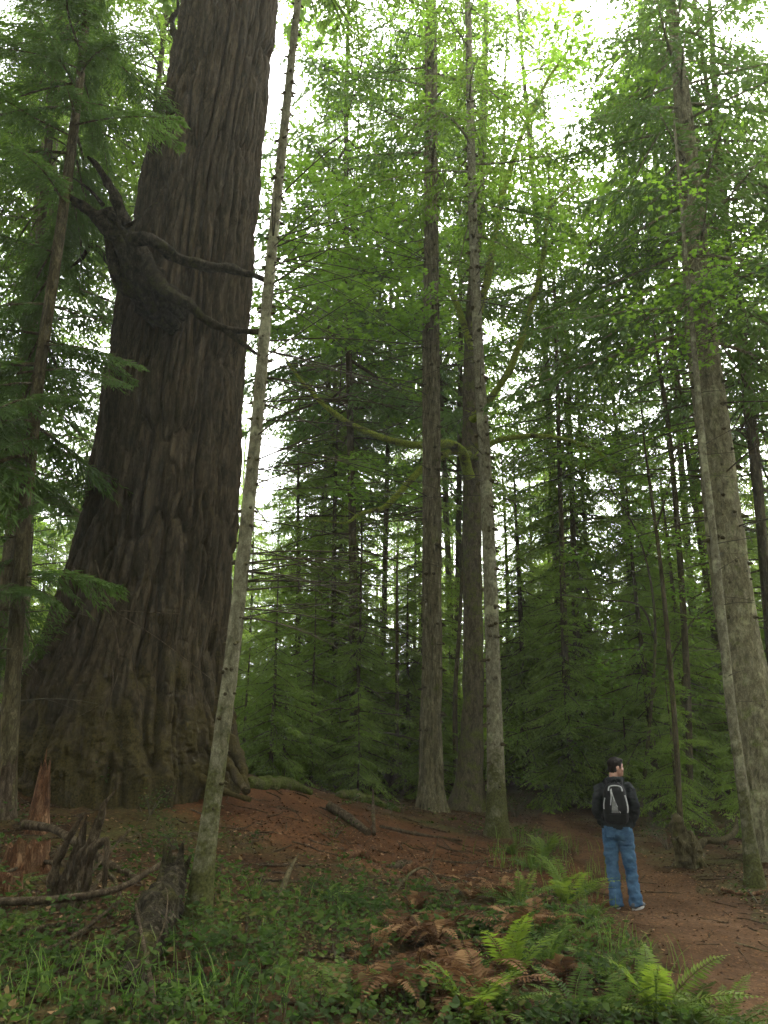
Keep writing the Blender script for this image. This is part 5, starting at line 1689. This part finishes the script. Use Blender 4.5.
g.obj('bag', [M['pack']], bk)
def patch(name, outline_fn, z0, z1, mat, off=.006, nx=7, nz=14):
    g = Geo()
    zz_ = np.linspace(z0, z1, nz)
    rows = []
    for z_ in zz_:
        xl, xr = outline_fn((z_ - z0) / (z1 - z0))
        xs = np.linspace(xl, xr, nx)
        rows.append(np.stack([xs, pack_y(xs, np.full(nx, z_)) - off, np.full(nx, z_)], -1))
    A = np.array(rows)
    B = A + np.array([0, off + .006, 0])
    V = np.concatenate([A.reshape(-1, 3), B.reshape(-1, 3)])
    ii = np.arange(nx * nz).reshape(nz, nx)
    fq = np.stack([ii[:-1, :-1], ii[:-1, 1:], ii[1:, 1:], ii[1:, :-1]], -1).reshape(-1, 4)
    ed = np.concatenate([ii[0], ii[1:, -1], ii[-1, ::-1][1:], ii[::-1, 0][1:-1]])
    wall = np.stack([ed, np.roll(ed, -1), np.roll(ed, -1) + nx * nz, ed + nx * nz], -1)
    g.add(V, np.concatenate([fq, wall]), 0)
    return g.obj(name, [M[mat]], bk)
patch('front_panel', lambda u: (-.055 + .030 * u, .035 - .055 * u), 1.13, 1.34, 'packgrey')
patch('front_pocket', lambda u: (-.105, .105), 1.0, 1.11, 'pack', .014)
def piping(pts, r_, mat='white', name='piping'):
    g = Geo()
    q_ = smooth_path([(x_, float(pack_y(np.array(x_), np.array(z_))) - .004, z_) for x_, z_ in pts], 26)
    tube(g, q_, r_, 6, 0)
    g.obj(name, [M[mat]], bk)
piping([(-.075, 1.385), (-.06, 1.43), (0, 1.445), (.075, 1.43), (.092, 1.38)], .0085)
piping([(.118, 1.33), (.135, 1.25), (.142, 1.17), (.135, 1.13)], .011)
piping([(-.122, 1.30), (-.138, 1.23), (-.14, 1.17)], .008)
piping([(-.05, 1.40), (-.045, 1.33), (-.06, 1.22)], .006)
piping([(-.04, 1.41), (-.02, 1.30), (.05, 1.13)], .005)
piping([(-.06, 1.06), (-.055, 1.03)], .006, name='zip_pull')
piping([(-.03, 1.075), (-.028, 1.04)], .005, name='zip_pull')
for s in (-1, 1):
    g = Geo()
    tube(g, smooth_path([(s * .09, -.16, 1.44), (s * .10, -.08, 1.497), (s * .115, .04, 1.48), (s * .13, .138, 1.36), (s * .15, .142, 1.2), (s * .19, .06, 1.1), (s * .15, -.13, 1.05)], 36), .017, 8, 0)
    g.obj('shoulder_strap', [M['pack']], bk)
g = Geo()
tube(g, smooth_path([(-.03, -.17, 1.47), (-.02, -.17, 1.51), (.02, -.17, 1.51), (.03, -.17, 1.47)], 14), .009, 8, 0)
g.obj('haul_loop', [M['pack']], bk)

# ================================================================== unseen trees added round the viewpoint to shade the place
rb = np.random.default_rng(130)
spots = [(12, 9.5), (-12, 8.5), (-10.5, 14.5), (12.5, 15.5), (-7.5, 2.0), (8.0, 2.0)]
for _ in range(4000):
    if len(spots) >= 36: break
    x, y = rb.uniform(-15, 15), rb.uniform(-15, 4)
    if math.hypot(x, y) < 2.6 or (y > 0 and abs(x) < 3.5 + 0.5 * y): continue
    if any((x - a) ** 2 + (y - b) ** 2 < 3.0 ** 2 for a, b in spots): continue
    spots.append((x, y))
for (x, y) in spots:
    o = put(PROT, int(rb.integers(4)), x, y, rb.uniform(0.9, 1.2), 'unseen tall conifer added round the viewpoint for shade', 'unseen conifers round the viewpoint')
    o.name = 'shade_conifer'

# ================================================================== air between the trees
HZ = 0.0006
m, nt, out = new_mat('forest_haze')
pv = nd(nt, 'ShaderNodeVolumePrincipled')
pv.inputs['Color'].default_value = (0.86, 0.92, 0.84, 1)
pv.inputs['Density'].default_value = HZ
pv.inputs['Anisotropy'].default_value = 0.2
nt.links.new(pv.outputs[0], out.inputs['Volume'])
g = Geo()
bx = np.array([[x, y, z] for z in (-3, 75) for y in (-30, 125) for x in (-110, 110)], float)
g.add(bx, np.array([[0, 2, 3, 1], [4, 5, 7, 6], [0, 1, 5, 4], [2, 6, 7, 3], [0, 4, 6, 2], [1, 3, 7, 5]]))
tag(g.obj('haze', [m]), 'faint green-white haze in the air between the far trees', kind='stuff')
